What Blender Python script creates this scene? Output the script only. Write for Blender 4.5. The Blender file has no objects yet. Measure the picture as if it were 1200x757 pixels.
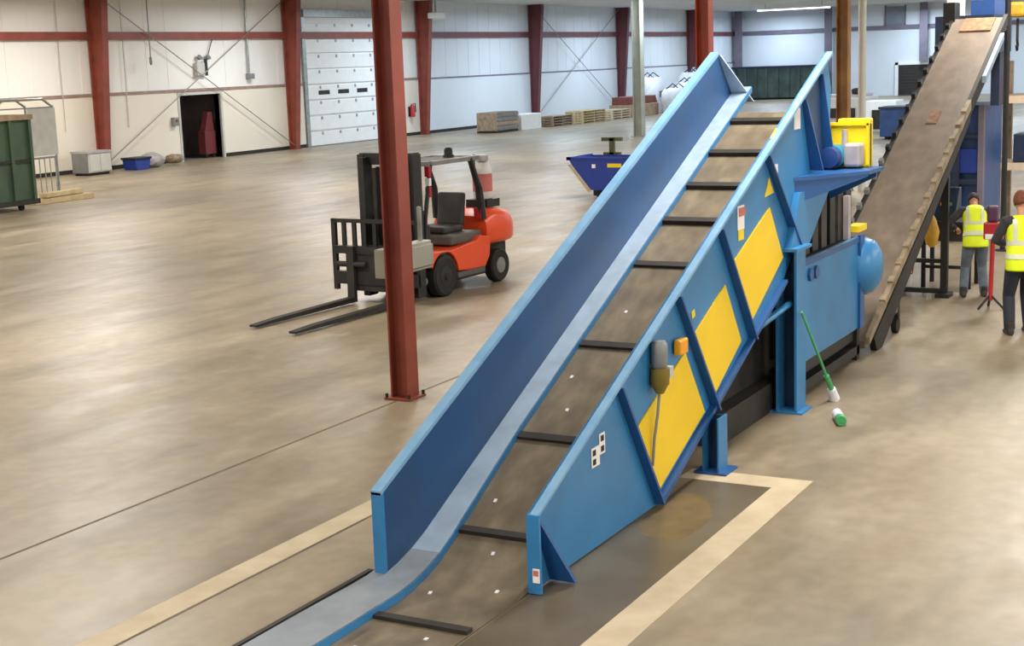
import bpy, bmesh, math, random
from mathutils import Vector, Matrix, Euler
random.seed(7)
S = bpy.context.scene
COL = S.collection
PI = math.pi
R = math.radians

# ------------------------------------------------------------------ materials
def lin(h):
    h = h.lstrip('#'); out = []
    for i in (0, 2, 4):
        c = int(h[i:i+2], 16)/255
        out.append(c/12.92 if c <= .04045 else ((c+.055)/1.055)**2.4)
    return (*out, 1)
def mat(name, hexc, rough=.5, metal=0, var=.12, scale=3.0, bump=0.0, hex2=None, emit=0, spec=.5):
    m = bpy.data.materials.new(name); m.use_nodes = True
    n = m.node_tree.nodes; l = m.node_tree.links; b = n['Principled BSDF']
    b.inputs['Roughness'].default_value = rough; b.inputs['Metallic'].default_value = metal
    b.inputs['Specular IOR Level'].default_value = spec
    c1 = lin(hexc); c2 = lin(hex2) if hex2 else tuple(c*(1-var*2) for c in c1[:3])+(1,)
    tc = n.new('ShaderNodeTexCoord'); no = n.new('ShaderNodeTexNoise'); no.inputs['Scale'].default_value = scale
    no.inputs['Detail'].default_value = 5
    ra = n.new('ShaderNodeValToRGB'); ra.color_ramp.elements[0].position = .35; ra.color_ramp.elements[1].position = .7
    ra.color_ramp.elements[0].color = c1; ra.color_ramp.elements[1].color = c2
    l.new(tc.outputs['Object'], no.inputs['Vector']); l.new(no.outputs['Fac'], ra.inputs['Fac']); l.new(ra.outputs['Color'], b.inputs['Base Color'])
    if bump:
        bp = n.new('ShaderNodeBump'); bp.inputs['Strength'].default_value = bump; bp.inputs['Distance'].default_value = .02
        l.new(no.outputs['Fac'], bp.inputs['Height']); l.new(bp.outputs['Normal'], b.inputs['Normal'])
    if emit:
        b.inputs['Emission Color'].default_value = c1; b.inputs['Emission Strength'].default_value = emit
    return m

def floor_material():
    m = bpy.data.materials.new('worn_concrete'); m.use_nodes = True
    n = m.node_tree.nodes; l = m.node_tree.links; b = n['Principled BSDF']
    tc = n.new('ShaderNodeTexCoord')
    def noise(scale, detail=6, rough=.6, stretch=None, dist=0):
        no = n.new('ShaderNodeTexNoise'); no.inputs['Scale'].default_value = scale; no.inputs['Detail'].default_value = detail
        no.inputs['Roughness'].default_value = rough; no.inputs['Distortion'].default_value = dist
        if stretch:
            mp = n.new('ShaderNodeMapping'); mp.inputs['Scale'].default_value = stretch
            mp.inputs['Rotation'].default_value = (0, 0, .25)
            l.new(tc.outputs['Object'], mp.inputs['Vector']); l.new(mp.outputs['Vector'], no.inputs['Vector'])
        else: l.new(tc.outputs['Object'], no.inputs['Vector'])
        return no
    def ramp(src, p0, c0, p1, c1):
        r = n.new('ShaderNodeValToRGB'); r.color_ramp.elements[0].position = p0; r.color_ramp.elements[1].position = p1
        r.color_ramp.elements[0].color = c0; r.color_ramp.elements[1].color = c1
        l.new(src.outputs['Fac'], r.inputs['Fac']); return r
    def mix(a, bb, fac, mode='MIX'):
        x = n.new('ShaderNodeMix'); x.data_type = 'RGBA'; x.blend_type = mode
        for sock, v in ((x.inputs[6], a), (x.inputs[7], bb), (x.inputs[0], fac)):
            if hasattr(v, 'outputs'): l.new(v.outputs[2 if v.bl_idname == 'ShaderNodeMix' else 0], sock)
            elif v is not None: sock.default_value = v
        return x
    big = noise(.16, 4, .55, (1, 1.4, 1), 0); mid = noise(.8, 5, .6, (1, 1.8, 1), 0); fine = noise(5, 2, .5)
    streak = noise(.45, 4, .55, (.6, 2.4, 1), 0)
    base = ramp(big, .3, lin('#a2937b'), .72, lin('#81745f'))
    c1 = mix(base, lin('#ab9f84'), ramp(mid, .5, (0, 0, 0, 1), .72, (.55, .55, .55, 1)))
    c2 = mix(c1, lin('#5c513f'), ramp(streak, .48, (0, 0, 0, 1), .78, (.75, .75, .75, 1)))
    c3 = mix(c2, ramp(fine, .35, (.8, .8, .8, 1), .65, (1, 1, 1, 1)), .7, 'MULTIPLY')
    l.new(c3.outputs[2], b.inputs['Base Color'])
    rr = ramp(mid, .35, (.33, .33, .33, 1), .7, (.5, .5, .5, 1)); l.new(rr.outputs[0], b.inputs['Roughness'])
    b.inputs['Specular IOR Level'].default_value = .5
    return m

def belt_material(name, c_a, c_b, scratch):
    m = bpy.data.materials.new(name); m.use_nodes = True
    n = m.node_tree.nodes; l = m.node_tree.links; b = n['Principled BSDF']
    tc = n.new('ShaderNodeTexCoord'); mp = n.new('ShaderNodeMapping'); mp.inputs['Scale'].default_value = (1.2, 2.2, 1.2)
    no = n.new('ShaderNodeTexNoise'); no.inputs['Scale'].default_value = 2.5; no.inputs['Detail'].default_value = 6
    l.new(tc.outputs['Object'], mp.inputs['Vector']); l.new(mp.outputs['Vector'], no.inputs['Vector'])
    ra = n.new('ShaderNodeValToRGB'); ra.color_ramp.elements[0].color = lin(c_a); ra.color_ramp.elements[1].color = lin(c_b)
    ra.color_ramp.elements[0].position = .3; ra.color_ramp.elements[1].position = .72
    e = ra.color_ramp.elements.new(.5); e.color = lin(scratch)
    l.new(no.outputs['Fac'], ra.inputs['Fac']); l.new(ra.outputs['Color'], b.inputs['Base Color']); b.inputs['Roughness'].default_value = .45
    return m

M = dict(
    floor=floor_material(),
    wall=mat('white_liner_panel', '#efece6', .55, var=.03, scale=.3),
    lower=mat('cream_liner_panel', '#e6ddcd', .6, var=.04, scale=.4),
    coolwall=mat('cool_tinted_wall', '#dde3ea', .6, var=.04, scale=.25),  # cool light of the far half partly tinted into the wall colour
    ceil=mat('white_roof_insulation', '#dcdcdc', .7, var=.06, scale=.5),
    red=mat('red_oxide_paint', '#924636', .5, var=.14, scale=2.0, hex2='#7b3a2f'),
    farred=mat('cool_lit_red_oxide', '#6e3a40', .55, var=.12, scale=2.0),  # same red oxide, with the plum cast of bluish light coloured in
    brace_grey=mat('grey_rod', '#99918c', .5, .2, var=.1, scale=5),
    lilac=mat('grey_lilac_paint', '#77707f', .55, var=.1, scale=2.0),
    orange_red=mat('orange_red_paint', '#a8401f', .45, var=.12, scale=2.0),
    brown=mat('brown_column_paint', '#6b4326', .5, var=.1, hex2='#a9782f', scale=1.2),
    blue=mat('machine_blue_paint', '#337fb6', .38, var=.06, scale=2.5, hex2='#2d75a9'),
    blue_lit_edge=mat('lit_pale_blue_edge', '#7fa9cb', .38, var=.08, scale=5, hex2='#6b9cc4'),  # overhead light on the panel edges put into a paler blue
    navy_shade=mat('navy_shade_paint', '#1c4068', .45, var=.1, scale=3),  # navy stands in for shade in post recesses and on the head panel
    blue_d=mat('shade_dark_frame_blue', '#1f5490', .4, var=.08, scale=2.5),  # frame blue taken darker to hold the stiffeners' shade
    yellow=mat('safety_yellow_paint', '#f6cf0a', .45, var=.04, scale=2),
    guard=mat('yellow_guard_paint', '#f4d618', .45, var=.05, scale=3),
    belt=belt_material('dusty_rubber_belt', '#5a5042', '#81755f', '#6b604e'),
    belt2=belt_material('brown_rubber_belt', '#6e6154', '#85776a', '#786b5e'),
    cleat=mat('black_rubber', '#2b2622', .6, var=.2, scale=8),
    black=mat('black_steel', '#1d1c1c', .5, var=.2, scale=6),
    dark=mat('dark_grime', '#2b2723', .7, var=.3, scale=5),
    rubber=mat('dark_rubber_curtain', '#2e2927', .6, var=.3, scale=7, hex2='#4a423c'),
    grey=mat('grey_steel', '#8b8d8c', .45, .3, var=.1, scale=4),
    lgrey=mat('light_grey_enamel', '#c3c2ba', .45, var=.06, scale=3),
    galv=mat('galvanised_steel', '#a9aca9', .4, .6, var=.15, scale=6),
    white=mat('white_enamel', '#efefee', .45, var=.03),
    level_strip=mat('level_grey_steel', '#868f98', .45, .1, var=.1, scale=5),  # greyer steel for the level stretch of the skirt
    blue_shaded=mat('shaded_blue_paint', '#1a4a7e', .45, var=.08, scale=1.2, hex2='#22456c'),  # shade of the left panel's inner face darkened into the blue
    steel_strip=mat('grey_blue_steel', '#9fb4c8', .42, .15, var=.1, scale=5),
    orange=mat('forklift_orange', '#ec5226', .35, var=.05, scale=3),
    tyre=mat('tyre_rubber', '#1c1b1a', .75, var=.2, scale=10),
    seat=mat('seat_vinyl', '#35332f', .6, var=.12, scale=6),
    greyplas=mat('grey_floor_plate', '#5b5852', .6, var=.15, scale=5),
    redlamp=mat('red_lens', '#b3202a', .3, var=.05),
    pink=mat('faded_red_print', '#c9736b', .6, var=.1, scale=20),
    tank=mat('white_gas_bottle', '#dcd8d3', .4, var=.05),
    teal=mat('teal_motor_paint', '#2d7d95', .4, var=.08),
    motorblue=mat('dark_blue_fan_cover', '#1f3f78', .4, var=.08),
    greybox=mat('gearbox_grey', '#b5aeb0', .45, .2, var=.1, scale=5),
    green=mat('dumpster_green', '#41553a', .55, var=.2, scale=2, hex2='#34473a'),
    timber=mat('pale_timber', '#cdb68b', .7, var=.12, scale=6),
    wood=mat('weathered_wood', '#a08a72', .75, var=.2, scale=5),
    girt=mat('grey_brown_girt', '#a08479', .6, var=.15, scale=4),
    redwood=mat('red_brown_boards', '#8c4f47', .65, var=.15, scale=5),
    cobalt=mat('cobalt_blue_paint', '#1d3a97', .4, var=.08, scale=3),
    olive=mat('olive_steel', '#5b5a2c', .5, var=.2, scale=8),
    card=mat('tan_cardboard', '#b89f83', .8, var=.12, scale=5),
    bag=mat('white_plastic', '#e4e6ec', .5, var=.08, scale=4),
    concrete=mat('fresh_concrete', '#c4b598', .6, var=.1, scale=3, hex2='#b09f82'),
    plate=mat('steel_pit_cover', '#5c513f', .38, .1, var=.2, scale=1.6, hex2='#6d6453', bump=.05),
    rust=mat('rust_stain', '#73603c', .45, .1, var=.2, scale=4),
    joint=mat('joint_sealant', '#6b5c48', .7, var=.2, scale=5),
    skin=mat('skin', '#c58f72', .5, var=.08, scale=8),
    hair=mat('dark_hair', '#2c2320', .7, var=.2, scale=30),
    auburn=mat('auburn_hair', '#7a3f28', .7, var=.2, scale=30),
    vest=mat('hi_vis_lime', '#e6fa1a', .6, var=.04, scale=6),
    band=mat('silver_reflective_tape', '#d9dcc0', .4, var=.05),
    denim=mat('faded_denim', '#64707d', .8, var=.18, scale=9),
    navy=mat('dark_navy_denim', '#252b38', .8, var=.15, scale=9),
    shirt=mat('dark_grey_cotton', '#35333a', .8, var=.12, scale=8),
    rshirt=mat('orange_cotton', '#b55a34', .8, var=.1, scale=8),
    boot=mat('dark_leather', '#2f2925', .6, var=.2, scale=12),
    red_s=mat('signal_red_paint', '#b3262b', .45, var=.08, scale=5),
    maroon=mat('dark_maroon_paint', '#6e2d30', .6, var=.1),
    purple=mat('plum_plastic', '#54304f', .5, var=.1),
    bluem=mat('press_blue_paint', '#2a4f8c', .45, var=.15, scale=3),
    navym=mat('navy_steel', '#22304c', .5, var=.2, scale=4),
    tan=mat('tan_rack_steel', '#9b8a70', .55, var=.25, scale=6),
    palewood=mat('pale_orange_beam', '#dcc6aa', .6, var=.1, scale=4),
    lamp=mat('lit_tube', '#fff6e4', .5, emit=9),
    glass=mat('grey_window_glass', '#7f8894', .15, var=.1, scale=3),
    redgrit=mat('orange_scrap', '#96704f', .8, var=.3, scale=12),
    dgreen=mat('dark_green_container', '#3c4a4b', .6, var=.2, scale=1.5, hex2='#4f6560'),
    greenpl=mat('green_plastic', '#4aa866', .45, var=.1),
    amber=mat('amber_lens', '#f4a41c', .35, var=.06),
    mustard=mat('mustard_paint', '#c99a2c', .5, var=.15, scale=6),
    brass=mat('olive_brass', '#8d7a35', .45, .3, var=.1),
    door_dark=mat('dark_brown_shutter', '#2f2a28', .6, var=.15, scale=3),
    void=mat('dark_passage_paint', '#7a7070', .8, var=.1),
    sticker=mat('white_label', '#f2efee', .5, var=.02),
    greengrey=mat('grey_green_galvanised', '#a3a294', .5, .2, var=.1, scale=2),
    clear=mat('clear_tarpaulin', '#c9c9c2', .5, var=.08, scale=3),
)

# ------------------------------------------------------------------ mesh builder
class MB:
    def __init__(s): s.bm = bmesh.new()
    def box(s, x0, x1, y0, y1, z0, z1):
        g = bmesh.ops.create_cube(s.bm, size=1)
        bmesh.ops.transform(s.bm, matrix=Matrix.Translation(((x0+x1)/2, (y0+y1)/2, (z0+z1)/2)) @ Matrix.Diagonal((abs(x1-x0), abs(y1-y0), abs(z1-z0), 1)), verts=g['verts']); return s
    def obox(s, c, size, rot=(0, 0, 0)):
        g = bmesh.ops.create_cube(s.bm, size=1)
        bmesh.ops.transform(s.bm, matrix=Matrix.Translation(c) @ Euler(rot).to_matrix().to_4x4() @ Matrix.Diagonal((*size, 1)), verts=g['verts']); return s
    def prism(s, pts, a0, a1, plane='xz'):
        f = dict(xz=lambda p, a: (p[0], a, p[1]), xy=lambda p, a: (p[0], p[1], a), yz=lambda p, a: (a, p[0], p[1]))[plane]
        A = [s.bm.verts.new(f(p, a0)) for p in pts]; B = [s.bm.verts.new(f(p, a1)) for p in pts]
        n = len(pts); s.bm.faces.new(A); s.bm.faces.new(B[::-1])
        for i in range(n): s.bm.faces.new((A[i], B[i], B[(i+1) % n], A[(i+1) % n]))
        return s
    def hexa(s, P):      # 8 points: 4 of the first end, 4 of the second
        v = [s.bm.verts.new(p) for p in P]
        for f in ((0, 1, 2, 3), (7, 6, 5, 4), (0, 4, 5, 1), (1, 5, 6, 2), (2, 6, 7, 3), (3, 7, 4, 0)): s.bm.faces.new([v[i] for i in f])
        return s
    def tube(s, pts, rad, seg=12, cap=True, flat=None):
        pts = [Vector(p) for p in pts]; n = len(pts)
        rad = list(rad) if hasattr(rad, '__len__') else [rad]*n
        rings = []; ref = None
        for i, p in enumerate(pts):
            d = (pts[min(i+1, n-1)]-pts[max(i-1, 0)]).normalized()
            if ref is None:
                ref = Vector((0, 0, 1)) if abs(d.z) < .9 else Vector((1, 0, 0))
            u = (ref - d*ref.dot(d)); u = u.normalized() if u.length > 1e-6 else d.orthogonal().normalized(); ref = u
            w = d.cross(u); k = flat if flat else 1
            rings.append([s.bm.verts.new(p + (u*math.cos(2*PI*j/seg) + w*math.sin(2*PI*j/seg)*k)*rad[i]) for j in range(seg)])
        for a, b in zip(rings, rings[1:]):
            for j in range(seg): s.bm.faces.new((a[j], a[(j+1) % seg], b[(j+1) % seg], b[j]))
        if cap: s.bm.faces.new(rings[0][::-1]); s.bm.faces.new(rings[-1])
        return s
    def cyl(s, p0, p1, r, seg=20, r2=None): return s.tube([p0, p1], [r, r if r2 is None else r2], seg)
    def ball(s, c, r, scale=(1, 1, 1), rot=(0, 0, 0), sub=3):
        g = bmesh.ops.create_icosphere(s.bm, subdivisions=sub, radius=r)
        bmesh.ops.transform(s.bm, matrix=Matrix.Translation(c) @ Euler(rot).to_matrix().to_4x4() @ Matrix.Diagonal((*scale, 1)), verts=g['verts']); return s
    def loft(s, rings, cap=True):
        V = [[s.bm.verts.new(p) for p in r] for r in rings]; n = len(V[0])
        for a, b in zip(V, V[1:]):
            for j in range(n): s.bm.faces.new((a[j], a[(j+1) % n], b[(j+1) % n], b[j]))
        if cap: s.bm.faces.new(V[0][::-1]); s.bm.faces.new(V[-1])
        return s
    def lathe(s, prof, c=(0, 0, 0), seg=24, axis='z'):
        rings = []
        for r, h in prof:
            ring = []
            for j in range(seg):
                a = 2*PI*j/seg; x, y = r*math.cos(a), r*math.sin(a)
                p = dict(z=(x, y, h), x=(h, x, y), y=(y, h, x))[axis]
                ring.append((p[0]+c[0], p[1]+c[1], p[2]+c[2]))
            rings.append(ring)
        return s.loft(rings)
    def build(s, name, m, parent=None, loc=None, bevel=0, smooth=False, rot=None):
        off = None
        if parent is not None and parent.get('_w'): off = Vector(parent['_w'])
        elif parent is not None and parent.parent is not None and parent.parent.get('_w'): off = Vector(parent.parent['_w'])
        elif loc is not None and parent is None: off = None
        if off is not None: bmesh.ops.translate(s.bm, verts=s.bm.verts, vec=-off)
        bmesh.ops.recalc_face_normals(s.bm, faces=s.bm.faces)
        me = bpy.data.meshes.new(name); s.bm.to_mesh(me); s.bm.free()
        me.materials.append(M[m] if isinstance(m, str) else m)
        if smooth:
            for p in me.polygons: p.use_smooth = True
            try: me.set_sharp_from_angle(angle=R(40))
            except Exception: pass
        o = bpy.data.objects.new(name, me); COL.objects.link(o)
        if parent is not None: o.parent = parent
        if loc is not None: o.location = loc
        if rot is not None: o.rotation_euler = rot
        if bevel:
            md = o.modifiers.new('bevel', 'BEVEL'); md.width = bevel; md.segments = 2; md.limit_method = 'ANGLE'; md.angle_limit = R(40)
        return o

def tag(o, label, cat, group=None, kind=None):
    o['label'] = label; o['category'] = cat
    if group: o['group'] = group
    if kind: o['kind'] = kind
    return o
def empty(name, loc, label, cat, group=None, rz=0, world=True):
    """an Empty at a thing's base; with world=True its parts are given in room coordinates"""
    o = bpy.data.objects.new(name, None); COL.objects.link(o); o.location = loc; o.rotation_euler.z = rz
    o.empty_display_size = .2
    if world: o['_w'] = tuple(loc)
    return tag(o, label, cat, group)
def struct(o): o['kind'] = 'structure'; return o
def copy_tree(o, parent=None):
    c = o.copy(); COL.objects.link(c)
    if parent is not None: c.parent = parent
    for ch in list(o.children): copy_tree(ch, c)
    return c

# ================================================================== SETTING
END = 114.0; WL = 41.6; CEIL = 6.9; WR = -12.0; WB = -8.0
struct(MB().box(WB, END+.3, WR, WL+.3, -.3, 0).build('floor', 'floor'))
struct(MB().box(WB-.3, END+.5, WR-.3, WL+.5, CEIL, CEIL+.25).build('ceiling', 'ceil'))
# long wall, left open where the doorway is (X 47.4-49.75)
D0, D1, DH = 47.4, 50.0, 2.72
w = MB().box(WB, D0, WL, WL+.25, 0, CEIL).box(D1, 66, WL, WL+.25, 0, CEIL).box(D0, D1, WL, WL+.25, DH, CEIL)
x = WB
while x < 66:                      # panel seams of the liner
    if not (D0-.1 < x < D1+.1): w.box(x, x+.03, WL-.012, WL, 2.98, CEIL)
    x += 1.22
struct(w.build('wall_left', 'wall'))
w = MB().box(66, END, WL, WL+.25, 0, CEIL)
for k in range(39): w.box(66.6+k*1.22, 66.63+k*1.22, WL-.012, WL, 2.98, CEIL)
struct(w.build('wall_left', 'coolwall'))
lw = MB()
for a, b in ((WB, D0-.1), (D1+.15, 56.0), (62.7, 66.0)): lw.box(a, b, WL-.07, WL, .16, 2.86)
struct(MB().box(66.0, END, WL-.07, WL, .16, 2.86).build('trim_9', 'coolwall'))
struct(lw.build('trim_1', 'lower'))
bb = MB()
for a, b in ((WB, D0-.1), (D1+.15, 56.0), (62.7, END)): bb.box(a, b, WL-.05, WL, 0, .16)
struct(bb.build('baseboard_left', 'dark'))
struct(MB().box(END, END+.25, WR, WL, 0, CEIL).build('wall_end', 'coolwall'))
struct(MB().box(WB, END, WR-.25, WR, 0, CEIL).build('wall_right', 'coolwall'))
struct(MB().box(WB-.25, WB, WR, WL, 0, CEIL).build('wall_back', 'wall'))
# girts along the walls
for i, (z, h, d, m) in enumerate(((5.02, .3, .2, 'red'), (2.86, .12, .1, 'girt'))):
    g = MB(); g.box(WB, 66 if z > 4 else 56, WL-d, WL, z, z+h)
    if z < 4: g.box(62.7, 66, WL-d, WL, z, z+h)
    struct(g.build('trim_%d' % (2+i), m))
    struct(MB().box(66, END, WL-d, WL, z, z+h*(1 if z > 4 else .6)).build('trim_%d' % (4+i), 'farred' if z > 4 else 'lilac'))
struct(MB().box(END-.15, END, WR, WL, 5.0, 5.3).build('trim_6', 'lilac'))
# doorway with dark passage behind
struct(MB().box(D0-1, D1+1, WL+2.6, WL+2.8, -.02, 3.2).box(D0-1, D0-.8, WL+.25, WL+2.8, -.02, 3.2).box(D1+.8, D1+1, WL+.25, WL+2.8, -.02, 3.2)
       .box(D0-1, D1+1, WL+.25, WL+2.8, 3.2, 3.3).box(D0-1, D1+1, WL+.25, WL+2.8, -.12, -.001).build('wall_passage', 'void'))
struct(MB().box(D0-.12, D0, WL-.1, WL+.25, 0, DH+.12).box(D1, D1+.12, WL-.1, WL+.25, 0, DH+.12).box(D0, D1, WL-.1, WL+.25, DH, DH+.12).build('door_1', 'lgrey'))
c = empty('tool_cart', (49.64, 42.1, 0), 'tall dark red cart standing inside the dark doorway', 'cart')
MB().box(49.3, 49.98, 41.9, 42.3, .15, 1.15).build('cabinet', 'maroon', c, bevel=.02)
MB().prism([(49.4, 1.15), (49.98, 1.15), (49.9, 1.95), (49.65, 1.95)], 41.95, 42.25).build('hood', 'maroon', c, bevel=.02)
for dx in (49.42, 49.88): MB().cyl((dx, 41.95, .08), (dx, 42.05, .08), .08).build('wheel', 'tyre', c, smooth=True)
# roll-up sectional door
rd = MB().box(56.3, 62.3, WL-.05, WL-.01, 0, 6.0)
for k in range(8): rd.box(56.3, 62.3, WL-.13, WL-.05, .04+k*.72, .04+k*.72+.62)
d2 = struct(rd.build('door_2', 'white', bevel=.012))
hw = MB()
for k in range(8):
    for q in range(4): hw.box(57.2+q*1.45, 57.32+q*1.45, WL-.15, WL-.13, k*.72+.52, k*.72+.66)
hw.build('hinge', 'galv', d2)
fr = MB()
for q in range(3): fr.box(57.1+q*1.6, 58.0+q*1.6, WL-.14, WL-.128, 2.4, 2.6)
fr.build('pane', 'dark', d2)
struct(MB().box(56.05, 56.3, WL-.14, WL, 0, 6.2).box(62.3, 62.55, WL-.14, WL, 0, 6.2).box(56.05, 62.55, WL-.3, WL, 6.0, 6.35).build('trim_7', 'galv'))
# end wall: dark shutter and a grey window
sh = MB().box(END-.12, END-.02, 24.9, 28.3, 0, 2.3)
for k in range(10): sh.box(END-.15, END-.12, 24.9, 28.3, .02+k*.23, .02+k*.23+.19)
struct(sh.build('door_3', 'door_dark'))
struct(MB().box(END-.2, END, 28.3, 28.55, 0, 2.5).box(END-.2, END, 24.65, 24.9, 0, 2.5).box(END-.2, END, 24.65, 28.55, 2.3, 2.5).build('trim_8', 'white'))
wn = struct(MB().box(END-.1, END-.02, 27.9, 29.3, 5.35, 6.7).build('window_1', 'glass'))
MB().box(END-.14, END-.02, 27.8, 29.4, 5.3, 5.38).box(END-.14, END-.02, 27.8, 27.9, 5.3, 6.8).box(END-.14, END-.02, 29.3, 29.4, 5.3, 6.8).build('window_frame', 'lilac', wn)

# floor marks: control joints, fresh concrete strip round the pit, steel cover
def slab(name, pts, z, m): return struct(MB().prism(pts, .0005, z, 'xy').build(name, m))
slab('floor_joint', [(WB, 8.745), (60, 8.745), (60, 8.775), (WB, 8.775)], .002, 'joint')
slab('floor_joint', [(WB, 6.665), (12, 6.665), (12, 6.69), (WB, 6.69)], .002, 'joint')
slab('floor_strip', [(WB, 6.69), (11.6, 6.69), (11.6, 6.93), (WB, 6.93)], .002, 'concrete')
slab('floor_strip', [(WB, 3.64), (11.86, 3.64), (11.86, 4.75), (11.55, 4.75), (11.55, 3.91), (WB, 3.91)], .002, 'concrete')
slab('floor_cover', [(WB, 3.91), (11.55, 3.91), (11.55, 4.62), (WB, 4.62)], .0025, 'plate')
slab('floor_stain', [(9.9, 4.2), (10.0, 4.1), (10.3, 4.06), (10.6, 4.08), (10.85, 4.2), (11.05, 4.3), (11.15, 4.45), (11.1, 4.58), (10.6, 4.6), (10.2, 4.56), (9.98, 4.42)], .003, 'rust')
slab('floor_cover', [(WB, 5.9), (8.5, 5.9), (8.5, 5.97), (WB, 5.97)], .003, 'cleat')

# ================================================================== COLUMNS
def wall_column(xk, m, label):
    o = empty('steel_column', (xk, WL-.3, 0), label, 'column', 'tapered columns along the long wall')
    f = .32/2; t = .04
    MB().box(xk-f, xk+f, WL-.14, WL-.08, 0, CEIL).build('flange', m, o)
    y0, y1 = WL-.42, WL-.95
    MB().hexa([(xk-f, y0-t, .02), (xk+f, y0-t, .02), (xk+f, y0, .02), (xk-f, y0, .02), (xk-f, y1-t, CEIL), (xk+f, y1-t, CEIL), (xk+f, y1, CEIL), (xk-f, y1, CEIL)]).build('flange', m, o)
    MB().prism([(y0, .02), (WL-.14, .02), (WL-.14, CEIL), (y1, CEIL)], xk-.012, xk+.012, 'yz').build('web', m, o)
    MB().box(xk-.2, xk+.2, WL-.52, WL-.08, 0, .02).build('base_plate', m, o)
    return o
names = ['red tapered wall column left of the dark doorway', 'red tapered wall column between dark doorway and white roll-up door', 'red tapered wall column just right of the white roll-up door',
         'plum tapered wall column behind the long timber pile', 'plum tapered wall column behind the red-brown board stack', 'plum tapered wall column next to the orange-red free-standing post']
for k, xk in enumerate((42.6, 54.83, 66.2, 78.8, 91.35, 104.0)):
    wall_column(xk, 'red' if k < 3 else 'farred', names[k])
for yk, lab in ((40.9, 'grey-lilac end-wall column in the far corner left of the dark container'), (33.6, 'grey-lilac end-wall column rising behind the tip of the blue right panel'), (26.3, 'grey-lilac end-wall column above the dark shutter')):
    o = empty('steel_column', (END-.4, yk, 0), lab, 'column', 'columns of the far end wall')
    b_ = 0 if yk > 30 else 2.55
    MB().box(END-.75, END-.7, yk-.3, yk+.3, b_, CEIL).build('flange', 'lilac', o)
    MB().box(END-.7, END-.16, yk-.02, yk+.02, b_, CEIL).build('web', 'lilac', o)
    MB().box(END-.8, END-.16, yk-.35, yk+.35, b_, b_+.02).build('base_plate', 'lilac', o)
def post(x, y, wd, m, label, name='steel_column', h=CEIL, rz=0):
    o = empty(name, (x, y, 0), label, 'column', world=False, rz=rz)
    a = wd/2; t = wd*.09
    MB().box(-a, a, -a, -a+t, .025, h).build('flange', m, o); MB().box(-a, a, a-t, a, .025, h).build('flange', m, o)
    MB().box(-t/2, t/2, -a+t, a-t, .025, h).build('web', m, o)
    MB().box(-a*1.5, a*1.5, -a*1.5, a*1.5, 0, .025).build('base_plate', m, o)
    for sx in (-1, 1):
        for sy in (-1, 1): MB().cyl((sx*a*1.3, sy*a*1.3, .025), (sx*a*1.3, sy*a*1.3, .07), .018, 8).build('anchor_bolt', 'dark', o)
    return o
post(13.36, 8.76, .225, 'red', 'dark red free-standing column in front of the orange forklift')
post(25.4, 9.82, .25, 'orange_red', 'orange-red free-standing column behind the top of the blue left panel')
post(37.6, 10.75, .3, 'brown', 'brown free-standing column behind the yellow drive guard')
post(62.5, 27.4, .42, 'greengrey', 'grey-green column behind the blue tipping hopper')
o = tag(MB().cyl((0, 0, 0), (0, 0, CEIL), .1).build('vertical_pipe', 'lgrey', loc=(37.9, 10.35, 0), smooth=True), 'pale vertical pipe beside the brown column', 'pipe')
# grey electrical box on the foreground column
o = empty('electrical_box', (13.5, 8.88, 1.3), 'light grey electrical box fixed behind the foreground red column', 'electrical box')
MB().box(13.3, 14.25, 8.88, 9.04, 1.34, 1.66).build('enclosure', 'greengrey', o, bevel=.01)
MB().box(14.12, 14.16, 8.94, 8.98, 1.66, 2.05).build('conduit', 'galv', o)
MB().box(13.75, 14.25, 8.86, 8.88, 1.38, 1.62).build('cover', 'greengrey', o, bevel=.005)

# wall bracing and small wall things
def brace(p0, p1, lab, m='brace_grey', r=.022):
    v = Vector(p0); return tag(MB().cyl((0, 0, 0), tuple(Vector(p1)-v), r, 8).build('brace_rod', m, loc=p0), lab, 'brace rod', 'brace rods of the long wall')
y = WL-.32
brace((42.66, WL-.25, .2), (54.75, WL-.25, 6.8), 'thin diagonal brace rod rising right over the dark doorway')
brace((54.75, WL-.31, .2), (42.66, WL-.31, 6.8), 'thin diagonal brace rod falling right past the dark doorway')
brace((78.85, WL-.25, .2), (91.3, WL-.25, 6.8), 'thin diagonal brace rod rising right behind the timber pile')
brace((91.3, WL-.31, .2), (78.85, WL-.31, 6.8), 'thin diagonal brace rod falling right behind the timber pile')
def hang(x, z, lab, tipm):
    o = empty('hanging_cord', (x, WL-.5, z), lab, 'cord', 'cords hanging in front of the long wall')
    MB().cyl((x, WL-.5, z+.3), (x, WL-.5, CEIL), .022, 8).build('cord', 'grey', o)
    MB().tube([(x, WL-.5, z), (x, WL-.5, z+.1), (x, WL-.5, z+.3), (x, WL-.5, z+.34)], [.03, .06, .05, .02], 10).build('plug', tipm, o)
hang(45.4, 4.0, 'thin cord with grey plug hanging left of the emergency light', 'grey')
o = empty('wall_conduit', (52.0, WL-.15, 3.3), 'pale vertical conduit ending in a small box right of the emergency light', 'conduit')
MB().cyl((52.0, WL-.15, 3.5), (52.0, WL-.15, CEIL), .05, 10).build('tube', 'galv', o)
MB().box(51.9, 52.2, WL-.3, WL-.02, 3.28, 3.52).build('junction_box', 'grey', o, bevel=.02)
for xx, lab in ((37.4, 'thin wall conduit above the green container'), (40.9, 'thin wall conduit down to the grey cabinet'), (44.3, 'thin wall conduit just right of the leftmost red column')):
    tag(MB().cyl((0, 0, 0), (0, 0, CEIL-(1.6 if xx > 40.5 else 2.95)), .018, 8).build('wall_conduit', 'lgrey', loc=(xx, WL-.1, 1.6 if xx > 40.5 else 2.95)), lab, 'conduit')
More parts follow.
